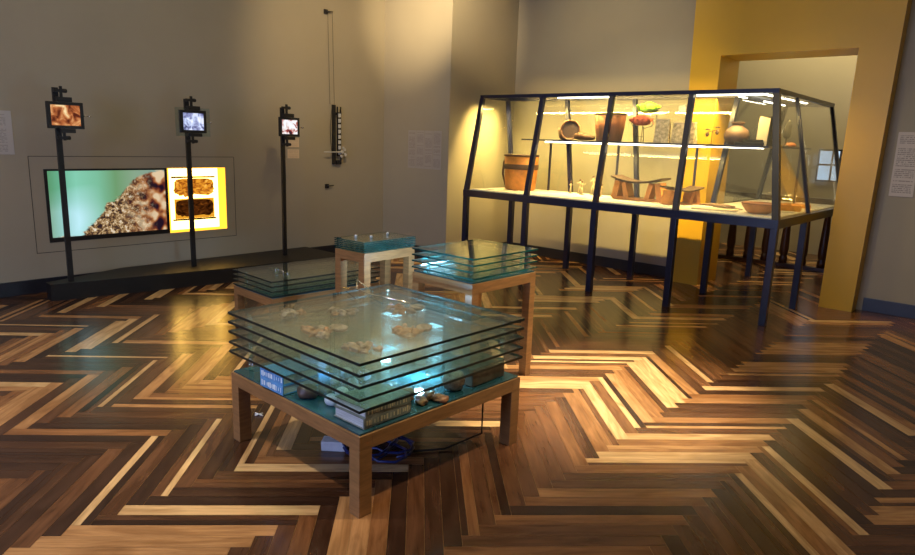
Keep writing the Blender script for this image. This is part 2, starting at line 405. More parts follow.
me = bpy.data.meshes.new('floor'); fb.to_mesh(me); fb.free(); me.materials.append(M['floor'])
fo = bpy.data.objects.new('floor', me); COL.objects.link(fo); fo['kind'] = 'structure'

HY0, HY1, HZ0, HZ1 = 2.018, 3.784, 0.451, 1.119     # hole in the left wall
bm = new_bm(); T = 0.25
add_box(bm, (-T, RY0, 0), (0, HY0, HC)); add_box(bm, (-T, HY1, 0), (0, YB + 0.2, HC))
add_box(bm, (-T, HY0, 0), (0, HY1, HZ0)); add_box(bm, (-T, HY0, HZ1), (0, HY1, HC)); struct('wall_left', bm, M['wall'])
bm = new_bm(); add_box(bm, (0, Y1, 0), (X1, YB + 0.2, HC)); struct('wall_corner', bm, M['wall'])
bm = new_bm(); add_box(bm, (X1, YB, 0), (3.90, YB + 0.2, HC)); add_box(bm, (5.31, YB, 0), (RX, YB + 0.2, HC))
add_box(bm, (3.90, YB, 2.53), (5.31, YB + 0.2, HC)); struct('wall_back', bm, M['wall'])
bm = new_bm(); add_box(bm, (RX, RY0, 0), (RX + 0.2, RY2, HC)); struct('wall_right', bm, M['wall'])
bm = new_bm(); add_box(bm, (-T, RY2, 0), (RX + 0.2, RY2 + 0.2, HC)); struct('wall_far_room', bm, M['wall'])
bm = new_bm(); add_box(bm, (0.8, YB + 0.2, 0), (1.0, RY2, HC)); struct('wall_far_room_left', bm, M['wall'])
bm = new_bm(); add_box(bm, (-T, RY0, HC), (RX + 0.2, RY2 + 0.2, HC + 0.2)); struct('ceiling', bm, M['ceil'])
# near wall, with the daylight window opening behind the camera
WX0, WX1, WZ0, WZ1 = 2.6, 5.6, 0.7, 2.9
bm = new_bm()
add_box(bm, (-T, RY0 - 0.2, 0), (WX0, RY0, HC)); add_box(bm, (WX1, RY0 - 0.2, 0), (RX + 0.2, RY0, HC))
add_box(bm, (WX0, RY0 - 0.2, 0), (WX1, RY0, WZ0)); add_box(bm, (WX0, RY0 - 0.2, WZ1), (WX1, RY0, HC)); struct('wall_near', bm, M['wall'])
bm = new_bm()
for x in (WX0, (WX0 + WX1) / 2 - 0.03, WX1 - 0.06): add_box(bm, (x, RY0 - 0.12, WZ0), (x + 0.06, RY0 - 0.06, WZ1))
for z in (WZ0, 1.8, WZ1 - 0.06): add_box(bm, (WX0, RY0 - 0.12, z), (WX1, RY0 - 0.06, z + 0.06))
struct('window_1', bm, M['base'])
bm = new_bm(); add_box(bm, (WX0, RY0 - 0.16, WZ0), (WX1, RY0 - 0.15, WZ1)); w = obj('pane', bm, M['pane'], bpy.data.objects['window_1'])

def base(name, lo, hi): 
    bm = new_bm(); add_box(bm, lo, hi, 0.004); struct(name, bm, M['base'])
base('baseboard_left', (0, RY0, 0), (0.018, Y1, 0.13)); base('baseboard_corner', (0.018, Y1 - 0.018, 0), (X1, Y1, 0.13))
base('baseboard_reveal', (X1, Y1, 0), (X1 + 0.018, YB, 0.13)); base('baseboard_back', (X1 + 0.018, YB - 0.018, 0), (3.66, YB, 0.13))
base('baseboard_right', (5.56, YB - 0.018, 0), (RX, YB, 0.13))
# thin groove of the flush wall panel round the screen
bm = new_bm(); a, b_, c_, d_ = 1.906, 3.888, 0.361, 1.2296; g = 0.005
add_box(bm, (-0.001, a, c_), (0.0012, b_, c_ + g)); add_box(bm, (-0.001, a, d_), (0.0012, b_, d_ + g))
add_box(bm, (-0.001, a, c_), (0.0012, a + g, d_)); add_box(bm, (-0.001, b_, c_), (0.0012, b_ + g, d_)); struct('trim_1', bm, M['gap'])

# yellow portal
def prism(bm, poly, y0, y1):
    A = [bm.verts.new((x, y0, z)) for x, z in poly]; B = [bm.verts.new((x, y1, z)) for x, z in poly]
    bm.faces.new(A); bm.faces.new(B[::-1]); k = len(A)
    for i in range(k): bm.faces.new((A[i], A[(i + 1) % k], B[(i + 1) % k], B[i]))
bm = new_bm(); HO = 2.447; HT = 3.55
prism(bm, [(3.70, 0), (3.98, 0), (3.972, HO), (3.972, HT), (3.638, HT)], YP0, YB)
prism(bm, [(5.215, 0), (5.505, 0), (5.575, HT), (5.235, HT), (5.235, HO)], YP0, YB)
prism(bm, [(3.972, HO), (5.235, HO), (5.235, HT), (3.972, HT)], YP0, YB)
prism(bm, [(3.90, 0), (3.98, 0), (3.972, HO), (3.90, HO)], YB, YP1)
prism(bm, [(5.215, 0), (5.31, 0), (5.31, HO), (5.235, HO)], YB, YP1)
prism(bm, [(3.90, HO), (5.31, HO), (5.31, 2.53), (3.90, 2.53)], YB, YP1)
tag(obj('yellow_portal', bm, M['yellow']), 'tall mustard yellow doorway surround with leaning outer edges, behind the glass case', 'doorway')

# balustrade in the room beyond
bl = thing('balustrade', 'dark red-brown wooden balustrade in the room beyond the yellow doorway', 'railing', (0, 9.36, 0))
bm = new_bm(); add_box(bm, (1.7, -0.05, 0.0), (7.2, 0.05, 0.05), 0.006); obj('base_rail', bm, M['baluster'], bl)
bm = new_bm(); add_box(bm, (1.7, -0.05, 0.86), (7.2, 0.05, 0.93), 0.015); obj('handrail', bm, M['baluster'], bl)
x = 3.548 - 0.2305 * 7
bprof = [(0.052, 0.05), (0.052, 0.13), (0.04, 0.15), (0.05, 0.17), (0.056, 0.24), (0.052, 0.36), (0.044, 0.55), (0.036, 0.70), (0.046, 0.73), (0.046, 0.86)]
bb = new_bm(); add_lathe(bb, bprof, seg=16); bme = None
for i in range(22):
    if bme is None: o = obj('baluster', bb, M['baluster'], bl); bme = o.data
    else: o = bpy.data.objects.new('baluster', bme); COL.objects.link(o); o.parent = bl
    o.location = (x + i * 0.2305, 0, 0)
# lit panes standing in for a window reflected in the case glass
wn = thing('window_reflection', 'blue glowing panes with dark bars, added beyond the doorway for a window reflected in the case glass', 'window', (4.27, RY2, 1.31))
box_obj('pane', (-0.14, -0.012, -0.22), (0.14, -0.006, 0.22), M['pane'], wn)
bm = new_bm()
for z in (-0.23, 0.0, 0.21): add_box(bm, (-0.15, -0.04, z), (0.15, -0.002, z + 0.025))
for xx in (-0.15, 0.03, 0.13): add_box(bm, (xx, -0.04, -0.23), (xx + 0.02, -0.002, 0.235))
obj('frame', bm, M['base'], wn)

# ------------------------------------------------------------------ left wall: screen, light box, plinth, stands
tv = thing('wall_screen', 'large flat screen in the left wall showing a blurred green and brown close-up', 'screen', (0, 2.018, 0.451))
box_obj('bezel', (-0.06, 0, 0.0), (-0.006, 1.122, 0.668), M['black'], tv)
box_obj('display', (-0.006, 0.028, 0.042), (-0.004, 1.096, 0.650), M['tv'], tv)
bm = new_bm(); add_box(bm, (-0.006, 0, 0), (0.003, 1.122, 0.042)); add_box(bm, (-0.006, 0, 0.650), (0.003, 1.122, 0.668))
add_box(bm, (-0.006, 0, 0.042), (0.003, 0.028, 0.650)); add_box(bm, (-0.006, 1.096, 0.042), (0.003, 1.122, 0.650)); obj('frame', bm, M['black'], tv)

lb = thing('light_box', 'backlit yellow niche with two brown honeycomb slabs, right of the large wall screen', 'light box', (0, 3.142, 0.451))
Wd, Hh, Dp = 0.640, 0.668, 0.16
box_obj('back_panel', (-Dp, 0, 0), (-Dp + 0.01, Wd, Hh), M['back_white'], lb)
bm = new_bm(); add_box(bm, (-Dp + 0.01, 0, 0), (0, 0.008, Hh)); add_box(bm, (-Dp + 0.01, Wd - 0.008, 0), (0, Wd, Hh))
add_box(bm, (-Dp + 0.01, 0.008, Hh - 0.006), (0, Wd - 0.008, Hh)); add_box(bm, (-Dp + 0.01, 0.008, 0), (0, Wd - 0.008, 0.006)); obj('side_lining', bm, M['niche_yellow'], lb)
box_obj('yellow_strip', (-0.15, 0.008, 0.006), (-0.10, 0.06, Hh - 0.006), M['niche_yellow'], lb)
for z in (0.105, 0.555): box_obj('mounting_bar', (-0.12, 0.09, z), (-0.105, 0.575, z + 0.018), M['black'], lb)
def comb(name, y0, y1, z0, z1, m, seed, lab, rng=0.02):
    rnd = random.Random(seed); n = 40; poly = []
    cy, cz, a, b = (y0 + y1) / 2, (z0 + z1) / 2, (y1 - y0) / 2, (z1 - z0) / 2
    for i in range(n):
        th = 2 * PI * i / n; e = 0.42
        c, s = math.cos(th), math.sin(th)
        poly.append((cy + a * math.copysign(abs(c) ** e, c) + rnd.uniform(-rng, rng) * 0.5, cz + b * math.copysign(abs(s) ** e, s) + (rnd.uniform(-rng, rng) if s < 0 else 0)))
    bm = new_bm(); A = [bm.verts.new((-0.112, y, z)) for y, z in poly]; B = [bm.verts.new((-0.092, cy + (y - cy) * 0.96, cz + (z - cz) * 0.95)) for y, z in poly]
    bm.faces.new(A); bm.faces.new(B[::-1])
    for i in range(n): bm.faces.new((A[i], A[(i + 1) % n], B[(i + 1) % n], B[i]))
    o = obj(name, bm, m, loc=(0, 3.142, 0.451)); tag(o, lab, 'honeycomb'); return o
comb('honeycomb_slab', 0.115, 0.560, 0.365, 0.550, M['comb_o'], 3, 'upper orange translucent honeycomb slab in the yellow light box')
comb('honeycomb_slab', 0.125, 0.545, 0.150, 0.325, M['comb_d'], 8, 'lower dark brown honeycomb slab in the yellow light box', 0.01)
bm = new_bm(); add_box(bm, (-0.118, 0.115, 0.124), (-0.113, 0.56, 0.336), 0.002); obj('amber_sheet', bm, M['comb_edge'], lb)

bm = new_bm(); pl_ = [(0.30, 1.87), (0.42, 1.87), (0.70, 3.53), (0.80, 4.8), (0.03, 4.8), (0.03, 2.62)]
lo = [bm.verts.new((x, y, 0)) for x, y in pl_]; hi = [bm.verts.new((x, y, 0.15)) for x, y in pl_]
bm.faces.new(lo[::-1]); bm.faces.new(hi)
for i in range(6): bm.faces.new((lo[i], lo[(i + 1) % 6], hi[(i + 1) % 6], hi[i]))
tag(obj('display_plinth', bm, M['plinth']), 'long low black plinth on the floor along the left wall', 'plinth')

def stand(X, Y, ztop, zt, scr, lab1, lab2, zc=1.587, w=0.27, h=0.215, yoff=0.0):
    st = thing('tablet_stand', lab1, 'stand', (X, Y, 0.15), group='tablet stands on the black plinth')
    bm = new_bm(); add_box(bm, (-0.014, -0.022, 0.0), (0.014, 0.022, ztop - 0.15), 0.003); obj('pole', bm, M['black'], st)
    z0 = zc - 0.15
    bm = new_bm(); add_box(bm, (0.022, 0.025, z0 - 0.30 + 0.09), (0.04, 0.045, z0 + 0.24)); add_box(bm, (0.014, -0.02, z0 + 0.19), (0.045, 0.062, z0 + 0.215)); add_box(bm, (0.014, -0.02, z0 - 0.2), (0.045, 0.062, z0 - 0.175))
    obj('slide_rail', bm, M['black'], st)
    bm = new_bm(); add_box(bm, (0.0145, -0.015, z0 + h / 2 + 0.001), (0.072, 0.105, z0 + h / 2 + 0.04), 0.004); obj('upper_clamp', bm, M['black'], st)
    bm = new_bm(); add_box(bm, (0.0145, 0.0, z0 - h / 2 - 0.035), (0.072, 0.115, z0 - h / 2 - 0.001), 0.004); obj('lower_clamp', bm, M['black'], st)
    for zz in (z0 + 0.203, z0 - 0.188):
        bm = new_bm(); add_lathe(bm, [(0.014, -0.02), (0.017, -0.014), (0.017, 0.014), (0.014, 0.02)], (0.03, 0.062, zz), seg=14, mat=Matrix.Rotation(PI / 2, 3, 'X')); obj('knob', bm, M['black'], st)
    bm = new_bm(); add_tube(bm, [(0.05, w / 2 + yoff, z0), (0.05, w / 2 + 0.05 + yoff, z0)], 0.005); add_blob(bm, (0.05, w / 2 + 0.055 + yoff, z0), (0.011, 0.011, 0.011), 0, 2); obj('side_pin', bm, M['steel'], st)
    tb = thing('tablet', lab2, 'tablet', (X + 0.045, Y + yoff, zc), group='tablets held on the stands')
    bm = new_bm(); add_box(bm, (0, -w / 2, -h / 2), (0.028, w / 2, h / 2), 0.005); obj('body', bm, M['black'], tb)
    b2 = 0.030
    box_obj('screen', (0.028, -w / 2 + b2, -h / 2 + b2 * 0.9), (0.0295, w / 2 - b2, h / 2 - b2 * 0.9), scr, tb)
stand(0.37, 2.05, 1.82, 0, M['scr_orange'], 'black pole stand nearest the camera, standing at the left end of the plinth', 'tablet with an orange rocky picture, on the leftmost stand', 1.592, 0.285, 0.222, 0.045)
stand(0.38, 3.19, 1.80, 0, M['scr_blue'], 'black pole stand in front of the yellow light box', 'tablet with a blue and white picture, in front of the light box', 1.587, 0.265, 0.215, 0.03)
stand(0.38, 4.27, 1.78, 0, M['scr_red'], 'black pole stand at the far end of the plinth, right of the light box', 'tablet with a red and white picture, rightmost of the three', 1.575, 0.255, 0.205, 0.045)
# clear backing frame behind middle tablet
bm = new_bm(); add_box(bm, (-0.02, -0.165, -0.14), (-0.015, 0.185, 0.13)); o = obj('backing_plate', bm, M['acryl'], loc=(0.445, 3.215, 1.587)); 
tag(o, 'clear acrylic plate behind the tablet with the blue picture', 'plate')

# wall apparatus
ap = thing('hanging_slider', 'black vertical slide rail with white ladder squares hanging on the left wall', 'apparatus', (0, 5.26, 1.15))
bm = new_bm(); add_box(bm, (0.008, -0.035, 0), (0.03, 0.012, 0.72), 0.003); obj('rail', bm, M['black'], ap)
bm = new_bm(); add_box(bm, (0.02, 0.034, 0.1), (0.04, 0.040, 0.70)); add_box(bm, (0.02, 0.082, 0.0), (0.04, 0.088, 0.70))
for i in range(9): add_box(bm, (0.02, 0.04, 0.1 + i * 0.065), (0.04, 0.082, 0.114 + i * 0.065))
add_box(bm, (0.015, 0.018, 0.0), (0.035, 0.09, 0.05)); add_box(bm, (0.015, 0.018, 0.60), (0.035, 0.095, 0.63)); obj('ladder', bm, M['black'], ap)
for i in range(8): box_obj('white_square', (0.018, 0.042, 0.12 + i * 0.065), (0.043, 0.08, 0.163 + i * 0.065), M['white_plastic'], ap)
bm = new_bm(); add_tube(bm, [(0.06, -0.19, 0.15), (0.06, 0.16, 0.15)], 0.006); add_tube(bm, [(0.03, 0.02, 0.15), (0.075, 0.02, 0.15)], 0.010); obj('arm', bm, M['pages'], ap)
bm = new_bm()
for (y, z, r) in ((0.08, 0.155, 0.022), (0.12, 0.18, 0.018), (0.13, 0.12, 0.02), (0.07, 0.10, 0.018), (0.10, 0.205, 0.013)): add_lathe(bm, [(r, -0.006), (r, 0.006)], (0.065, y, z), seg=18, mat=Matrix.Rotation(PI / 2, 3, 'Y'))
obj('disc_cluster', bm, M['pages'], ap)
bm = new_bm(); add_tube(bm, [(0.03, -0.045, 0.70), (0.035, -0.075, 0.5), (0.035, -0.075, 0.3), (0.03, -0.045, 0.1)], 0.003); obj('side_cord', bm, M['black'], ap)
for z, lab in ((2.935, 'small black wall bracket high on the left wall, with two wires hanging down'), (0.881, 'small black wall bracket below the hanging slide rail')):
    br = thing('wall_bracket', lab, 'bracket', (0, 5.145, z))
    bm = new_bm(); add_box(bm, (0, -0.025, -0.025), (0.02, 0.025, 0.025), 0.003); obj('plate', bm, M['black'], br)
    bm = new_bm(); add_tube(bm, [(0.02, 0, 0), (0.03, 0.09, 0.008)], [0.009, 0.006]); obj('peg', bm, M['black'], br)
bm = new_bm(); add_tube(bm, [(0.028, 5.16, 2.925), (0.028, 5.185, 1.87)], 0.0018, 6); add_tube(bm, [(0.03, 5.225, 2.935), (0.03, 5.25, 1.87)], 0.0018, 6)
tag(obj('hanging_wire', bm, M['black']), 'pair of thin wires running down the left wall from the upper bracket', 'wire')
bm = new_bm(); add_box(bm, (0, 1.35, 1.247), (0.004, 1.81, 1.615)); tag(obj('wall_text_panel', bm, M['sign_l']), 'pale text panel cut by the left edge of the photo', 'sign')
bm = new_bm(); add_box(bm, (0, 4.585, 1.22), (0.004, 4.745, 1.325)); tag(obj('caption_card', bm, M['label']), 'lower small beige caption card on the wall beside the rightmost tablet stand', 'label')
bm = new_bm(); add_box(bm, (0, 4.60, 1.35), (0.004, 4.745, 1.455)); tag(obj('caption_card', bm, M['label']), 'upper small beige caption card on the wall behind the rightmost tablet', 'label')
for i in range(4):
    x0 = 0.475 + i * 0.148
    bm = new_bm(); add_box(bm, (x0, Y1 - 0.003, 1.125), (x0 + 0.140, Y1, 1.60)); ordn = ['leftmost', 'second', 'third', 'rightmost'][i]
    tag(obj('wall_text_panel', bm, M['sign_c'][i]), ordn + ' of four columns of faint text on the corner wall', 'sign', 'four text columns on the corner wall')
bm = new_bm(); add_box(bm, (5.625, YB - 0.006, 1.12), (5.815, YB, 1.705), 0.001); tag(obj('wall_text_panel', bm, M['sign']), 'printed white text sheet on the wall right of the yellow doorway', 'sign')

# ------------------------------------------------------------------ the big case
case = thing('display_case', 'large tapering glass display case on dark navy steel legs, lit from inside', 'display case')
lx = [1.587, 2.460, 3.325, 4.175, 5.063]; tx = [1.335, 2.236, 3.125, 3.995, 4.78]; tx3b = 4.252
F, B, E2, zd, zr, zt = 5.988, 6.883, 8.25, 0.926, 0.850, 2.008
Ft, Bt, Et = 6.52, 7.03, 8.60; txe, Ete = 4.72, 8.72
pw = 0.05
bm = new_bm()
add_box(bm, (lx[0] - 0.03, F - 0.03, zr), (lx[4] + 0.03, F + 0.03, zd)); add_box(bm, (lx[0] - 0.03, B - 0.03, zr), (lx[3], B + 0.03, zd))
add_box(bm, (lx[0] - 0.03, F + 0.03, zr), (lx[0] + 0.03, B - 0.03, zd)); add_box(bm, (lx[4] - 0.03, F + 0.03, zr), (lx[4] + 0.03, E2 + 0.03, zd))
add_box(bm, (lx[3] - 0.03, B, zr), (lx[3] + 0.03, E2 + 0.03, zd)); add_box(bm, (lx[3] + 0.03, E2 - 0.03, zr), (lx[4] - 0.03, E2 + 0.03, zd))
obj('base_frame', bm, M['navy'], case)
bm = new_bm(); add_slab(bm, [(lx[0] + 0.03, F + 0.03, zd + 0.002), (lx[4] - 0.03, F + 0.03, zd + 0.002), (lx[4] - 0.03, E2 - 0.03, zd + 0.002), (lx[3] + 0.03, E2 - 0.03, zd + 0.002), (lx[3] + 0.03, B - 0.03, zd + 0.002), (lx[0] + 0.03, B - 0.03, zd + 0.002)], 0.012); obj('deck', bm, M['cdeck'], case)
def leg(x, y):
    bm = new_bm(); add_box(bm, (x - 0.029, y - 0.029, 0), (x + 0.029, y + 0.029, zr), 0.003); obj('leg', bm, M['navy'], case)
for x in lx: leg(x, F)
for x in lx: leg(x, B)
leg(lx[3], E2); leg(lx[4], E2)
def post(p, q, w=pw):
    bm = new_bm(); add_post(bm, p, q, w, w); obj('post', bm, M['navy'], case)
for i in range(5): post((lx[i], F, zd), (tx[i], Ft, zt), pw if i < 4 else 0.056)
for i in range(3): post((lx[i], B, zd), (tx[i], Bt, zt), 0.045)
post((lx[3], B, zd), (tx3b, Bt, zt), 0.045); post((lx[4], 6.96, zd), (tx[4], 7.13, zt), 0.034)
post((lx[3], E2, zd), (tx3b, Et, zt), 0.045); post((lx[4], E2, zd), (txe, Ete, zt), 0.04)
bm = new_bm(); r = 0.022
def rail(a, b, w=0.040, h=0.040): add_beam(bm, a, b, w, h)
rail((tx[0] - r, Ft, zt + 0.02), (tx[4] + r, Ft, zt + 0.02)); rail((tx[0] - r, Bt, zt + 0.02), (tx3b, Bt, zt + 0.02))
rail((tx[0], Ft, zt + 0.02), (tx[0], Bt, zt + 0.02)); rail((tx[4], Ft, zt + 0.02), (txe, Ete + r, zt + 0.02))
rail((tx3b, Bt - r, zt + 0.02), (tx3b, Et + r, zt + 0.02)); rail((tx3b, Et, zt + 0.02), (txe, Ete, zt + 0.02)); obj('top_frame', bm, M['navy'], case)
def pane(pts):
    bm = new_bm(); add_slab(bm, pts, 0.006); o = obj('glass_pane', bm, M['glass'], case)
for i in range(4): pane([(lx[i], F, zd), (lx[i + 1], F, zd), (tx[i + 1], Ft, zt), (tx[i], Ft, zt)])
for i in range(2): pane([(lx[i], B, zd), (lx[i + 1], B, zd), (tx[i + 1], Bt, zt), (tx[i], Bt, zt)])
pane([(lx[2], B, zd), (lx[3], B, zd), (tx3b, Bt, zt), (tx[2], Bt, zt)])
pane([(lx[0], F, zd), (lx[0], B, zd), (tx[0], Bt, zt), (tx[0], Ft, zt)])
pane([(lx[4], F, zd), (lx[4], 6.96, zd), (tx[4], 7.13, zt), (tx[4], Ft, zt)]); pane([(lx[4], 6.96, zd), (lx[4], E2, zd), (txe, Ete, zt), (tx[4], 7.13, zt)])
pane([(lx[3], B, zd), (lx[3], E2, zd), (tx3b, Et, zt), (tx3b, Bt, zt)]); pane([(lx[3], E2, zd), (lx[4], E2, zd), (txe, Ete, zt), (tx3b, Et, zt)])
bm = new_bm(); add_slab(bm, [(tx[0], Ft, zt + 0.03), (tx[4], Ft, zt + 0.03), (txe, Ete, zt + 0.03), (tx3b, Et, zt + 0.03), (tx3b, Bt, zt + 0.03), (tx[0], Bt, zt + 0.03)], 0.006); obj('roof_glass', bm, M['glass'], case)
zs = 1.53
bm = new_bm(); add_slab(bm, [(1.95, 6.53, zs), (4.76, 6.53, zs), (4.76, 7.95, zs), (4.40, 7.95, zs), (4.40, 6.90, zs), (1.95, 6.90, zs)], 0.016); obj('shelf', bm, M['navy'], case)
for x in (2.20, 3.10, 3.99): 
    bm = new_bm(); add_box(bm, (x - 0.01, 6.78, zd), (x + 0.01, 6.80, zs - 0.01)); obj('shelf_post', bm, M['navy'], case)
bm = new_bm(); add_box(bm, (4.74, 7.6, zd), (4.76, 7.62, zs - 0.01)); obj('shelf_post', bm, M['navy'], case)
LED = []
def led(a, b, size=0.014, power=None):
    bm = new_bm(); add_beam(bm, a, b, size, size * 0.8); obj('led_strip', bm, M['led'], case); LED.append((a, b))
zl = zt - 0.008
led((2.42, Ft + 0.03, zl), (3.10, Ft + 0.03, zl)); led((4.03, Ft + 0.03, zl), (4.66, Ft + 0.03, zl))
led((4.67, Ft + 0.06, zl), (4.67, 7.0, zl)); led((4.36, Ft + 0.25, zl), (4.36, 6.98, zl)); led((4.67, 7.2, zl), (4.67, 7.9, zl)); led((4.36, 7.5, zl), (4.36, 8.2, zl))
led((2.30, 6.53, zs - 0.018), (4.18, 6.53, zs - 0.018), 0.018); led((4.20, 6.53, zs - 0.016), (4.72, 6.53, zs - 0.016), 0.009)

# --- on the deck
DK = zd + 0.008
bk = thing('bark_bucket', 'orange leathery bucket with a dark strap, at the left end of the case deck', 'bucket', (1.96, 6.54, DK)); bk.scale = (1.04, 1.04, 1.0)
bm = new_bm(); add_lathe(bm, [(0.165, 0), (0.185, 0.02), (0.198, 0.2), (0.207, 0.40), (0.195, 0.40), (0.18, 0.2), (0.16, 0.03)], seg=32, sy=0.85); obj('body', bm, M['leather'], bk)
bm = new_bm(); add_lathe(bm, [(0.204, 0.245), (0.21, 0.25), (0.21, 0.30), (0.206, 0.305)], seg=32, sy=0.86); obj('band', bm, M['strap'], bk)
bm = new_bm(); add_tube(bm, [(-0.2, 0, 0.40), (-0.235, -0.02, 0.33), (-0.24, -0.03, 0.18), (-0.20, -0.02, 0.04)], 0.011); obj('strap', bm, M['strap'], bk)
bm = new_bm(); add_lathe(bm, [(0.207, 0.395), (0.212, 0.40), (0.212, 0.415), (0.205, 0.42), (0.195, 0.415), (0.195, 0.40)], seg=32, sy=0.86); obj('rim', bm, M['strap'], bk)

def fig(x, y, h, seed):
    rnd = random.Random(seed); o = thing('wire_figurine', '', 'figurine', (x, y, DK), rnd.uniform(0, 3))
    bm = new_bm()
    for s in (-1, 1):
        add_tube(bm, [(s * 0.018, 0, 0), (s * 0.012, 0.003, h * 0.35), (0, 0, h * 0.55)], 0.0045, 6)
        add_tube(bm, [(0, 0, h * 0.85), (s * 0.03, 0.005, h * 0.72), (s * 0.038, -0.01, h * (0.55 + 0.3 * rnd.random()))], 0.004, 6)
    add_tube(bm, [(0, 0, h * 0.5), (0, 0, h * 0.9)], 0.007, 6); obj('body', bm, M['straw'], o)
    bm = new_bm(); add_blob(bm, (0, 0, h * 0.97), (0.013, 0.013, 0.016), 0.1, 2, seed); obj('head', bm, M['strap'], o)
    bm = new_bm(); add_lathe(bm, [(0.028, 0), (0.028, 0.005)], seg=14); obj('base', bm, M['dark_wood'], o)
    return o
for i, (x, y, h, lab) in enumerate([(2.56, 6.72, 0.13, 'thin wire figurine, first of the row left on the case deck'), (2.66, 6.76, 0.16, 'thin wire figurine on the case deck, second from the left bucket'),
        (2.76, 6.64, 0.15, 'thin wire figurine in the middle of the tight group on the deck'), (2.83, 6.76, 0.21, 'tallest thin wire figurine of the group on the case deck'),
        (2.92, 6.68, 0.17, 'thin wire figurine right of the tallest one on the deck'), (3.02, 6.62, 0.13, 'thin wire figurine just right of the third sloping front post'),
        (3.12, 6.74, 0.14, 'thin wire figurine immediately left of the orange stool')]):
    f = fig(x, y, h, i); f['label'] = lab; f['group'] = 'wire figurines on the case deck'

def stool(x, y, rz, sc, lab):
    o = thing('carved_stool', lab, 'stool', (x, y, DK), rz); o.scale = (sc,) * 3
    bm = new_bm(); n = 12; top = []
    for i in range(n + 1):
        u = -1 + 2 * i / n; top.append((u * 0.25, 0.165 + 0.045 * u * u))
    vs = []
    for (xx, zz) in top:
        vs.append([bm.verts.new((xx, sy * 0.125, zz + dz)) for sy, dz in ((-1, 0), (1, 0), (1, 0.018), (-1, 0.018))])
    for a, b in zip(vs, vs[1:]):
        for k in range(4): bm.faces.new((a[k], a[(k + 1) % 4], b[(k + 1) % 4], b[k]))
    bm.faces.new(vs[0]); bm.faces.new(vs[-1][::-1]); obj('seat', bm, M['dark_wood'], o)
    for s in (-1, 1):
        bm = new_bm(); add_slab(bm, [(s * 0.235, -0.07, 0.012), (s * 0.235, 0.07, 0.012), (s * 0.2, 0.075, 0.175), (s * 0.2, -0.075, 0.175)], 0.055)
        obj('leg', bm, M['orange_wood'], o)
        bm = new_bm(); add_slab(bm, [(s * 0.10, -0.07, 0.012), (s * 0.10, 0.07, 0.012), (s * 0.14, 0.075, 0.165), (s * 0.14, -0.075, 0.165)], 0.045)
        obj('leg', bm, M['orange_wood'], o)
    bm = new_bm(); add_box(bm, (-0.25, -0.07, 0), (0.25, 0.07, 0.024), 0.005); obj('foot_board', bm, M['orange_wood'], o)
stool(3.50, 6.58, 0.05, 1.1, 'orange carved wooden stool with a dark curved seat, on the case deck')
stool(3.97, 6.56, 1.15, 0.80, 'smaller orange stool half hidden behind the fourth sloping front post')

bm = new_bm(); add_tube(bm, [(-0.16, 0.0, 0.012), (-0.05, 0.02, 0.02), (0.08, 0, 0.015), (0.2, -0.02, 0.02)], [0.006, 0.016, 0.02, 0.008]); o = obj('wooden_club', bm, M['mid_wood'], loc=(4.30, 6.62, DK)); tag(o, 'short brown wooden club lying flat on the case deck', 'club')
bm = new_bm(); add_slab(bm, [(-0.2, -0.08, 0.006), (0.0, -0.09, 0.006), (0.0, 0.09, 0.006), (-0.2, 0.1, 0.006)], 0.01); add_slab(bm, [(0.0, -0.09, 0.006), (0.2, -0.08, 0.012), (0.2, 0.09, 0.012), (0.0, 0.09, 0.006)], 0.01)
o = obj('open_booklet', bm, M['paper'], loc=(4.42, 6.30, DK), rotz=0.2); tag(o, 'open cream booklet lying on the case deck left of the orange bowl', 'booklet')
bm = new_bm(); add_tube(bm, [(-0.14, 0.0, 0.01), (-0.04, 0.015, 0.015), (0.05, 0, 0.015), (0.16, 0.02, 0.012)], [0.004, 0.012, 0.01, 0.004]); o = obj('feather_wand', bm, M['strap'], loc=(4.45, 6.50, DK), rotz=-0.2); tag(o, 'dark thin wand lying behind the open booklet', 'wand')
bw = thing('orange_bowl', 'shallow orange wooden bowl on the deck next to the right front corner post', 'bowl', (4.80, 6.36, DK)); bw.scale = (1.1, 1.1, 0.85)
bm = new_bm(); add_lathe(bm, [(0.07, 0), (0.10, 0.02), (0.135, 0.08), (0.14, 0.105), (0.128, 0.105), (0.09, 0.035), (0.02, 0.022)], seg=30); obj('shell', bm, M['orange_wood'], bw)
bm = new_bm(); add_lathe(bm, [(0.138, 0.100), (0.143, 0.105), (0.138, 0.113), (0.128, 0.105)], seg=30); obj('rim', bm, M['bark'], bw)
bm = new_bm(); add_slab(bm, [(-0.24, -0.1, 0.03), (0.24, -0.12, 0.03), (0.26, 0.1, 0.03), (-0.22, 0.12, 0.03)], 0.055); o = obj('clay_slab', bm, M['cloth_o'], loc=(4.74, 6.95, DK), rotz=0.3); tag(o, 'flat orange block lying behind the orange bowl on the case deck', 'block')
bm = new_bm(); add_box(bm, (-0.12, -0.08, 0), (0.12, 0.08, 0.035), 0.006); o = obj('orange_box', bm, M['orange_wood'], loc=(4.83, 7.45, DK), rotz=0.3); tag(o, 'small flat orange box on the deck at the doorway end of the case', 'box')
for i, (x, y, rz, lab) in enumerate([(4.9, 6.25, 0.1, 'white card lying flat on the deck inside the right corner of the case'), (4.93, 6.75, 0.5, 'white card lying flat on the deck behind the right corner post'),
                                   (1.75, 6.2, 0.0, 'white card lying flat in front of the orange bucket'), (3.0, 6.2, 0.1, 'white card lying flat on the deck in front of the figurines'), (3.95, 6.2, -0.1, 'white card lying on the deck in front of the wooden club')]):
    bm = new_bm(); add_box(bm, (-0.06, -0.035, 0), (0.06, 0.035, 0.004)); tag(obj('caption_card', bm, M['pages'], loc=(x, y, DK), rotz=rz), lab, 'label')

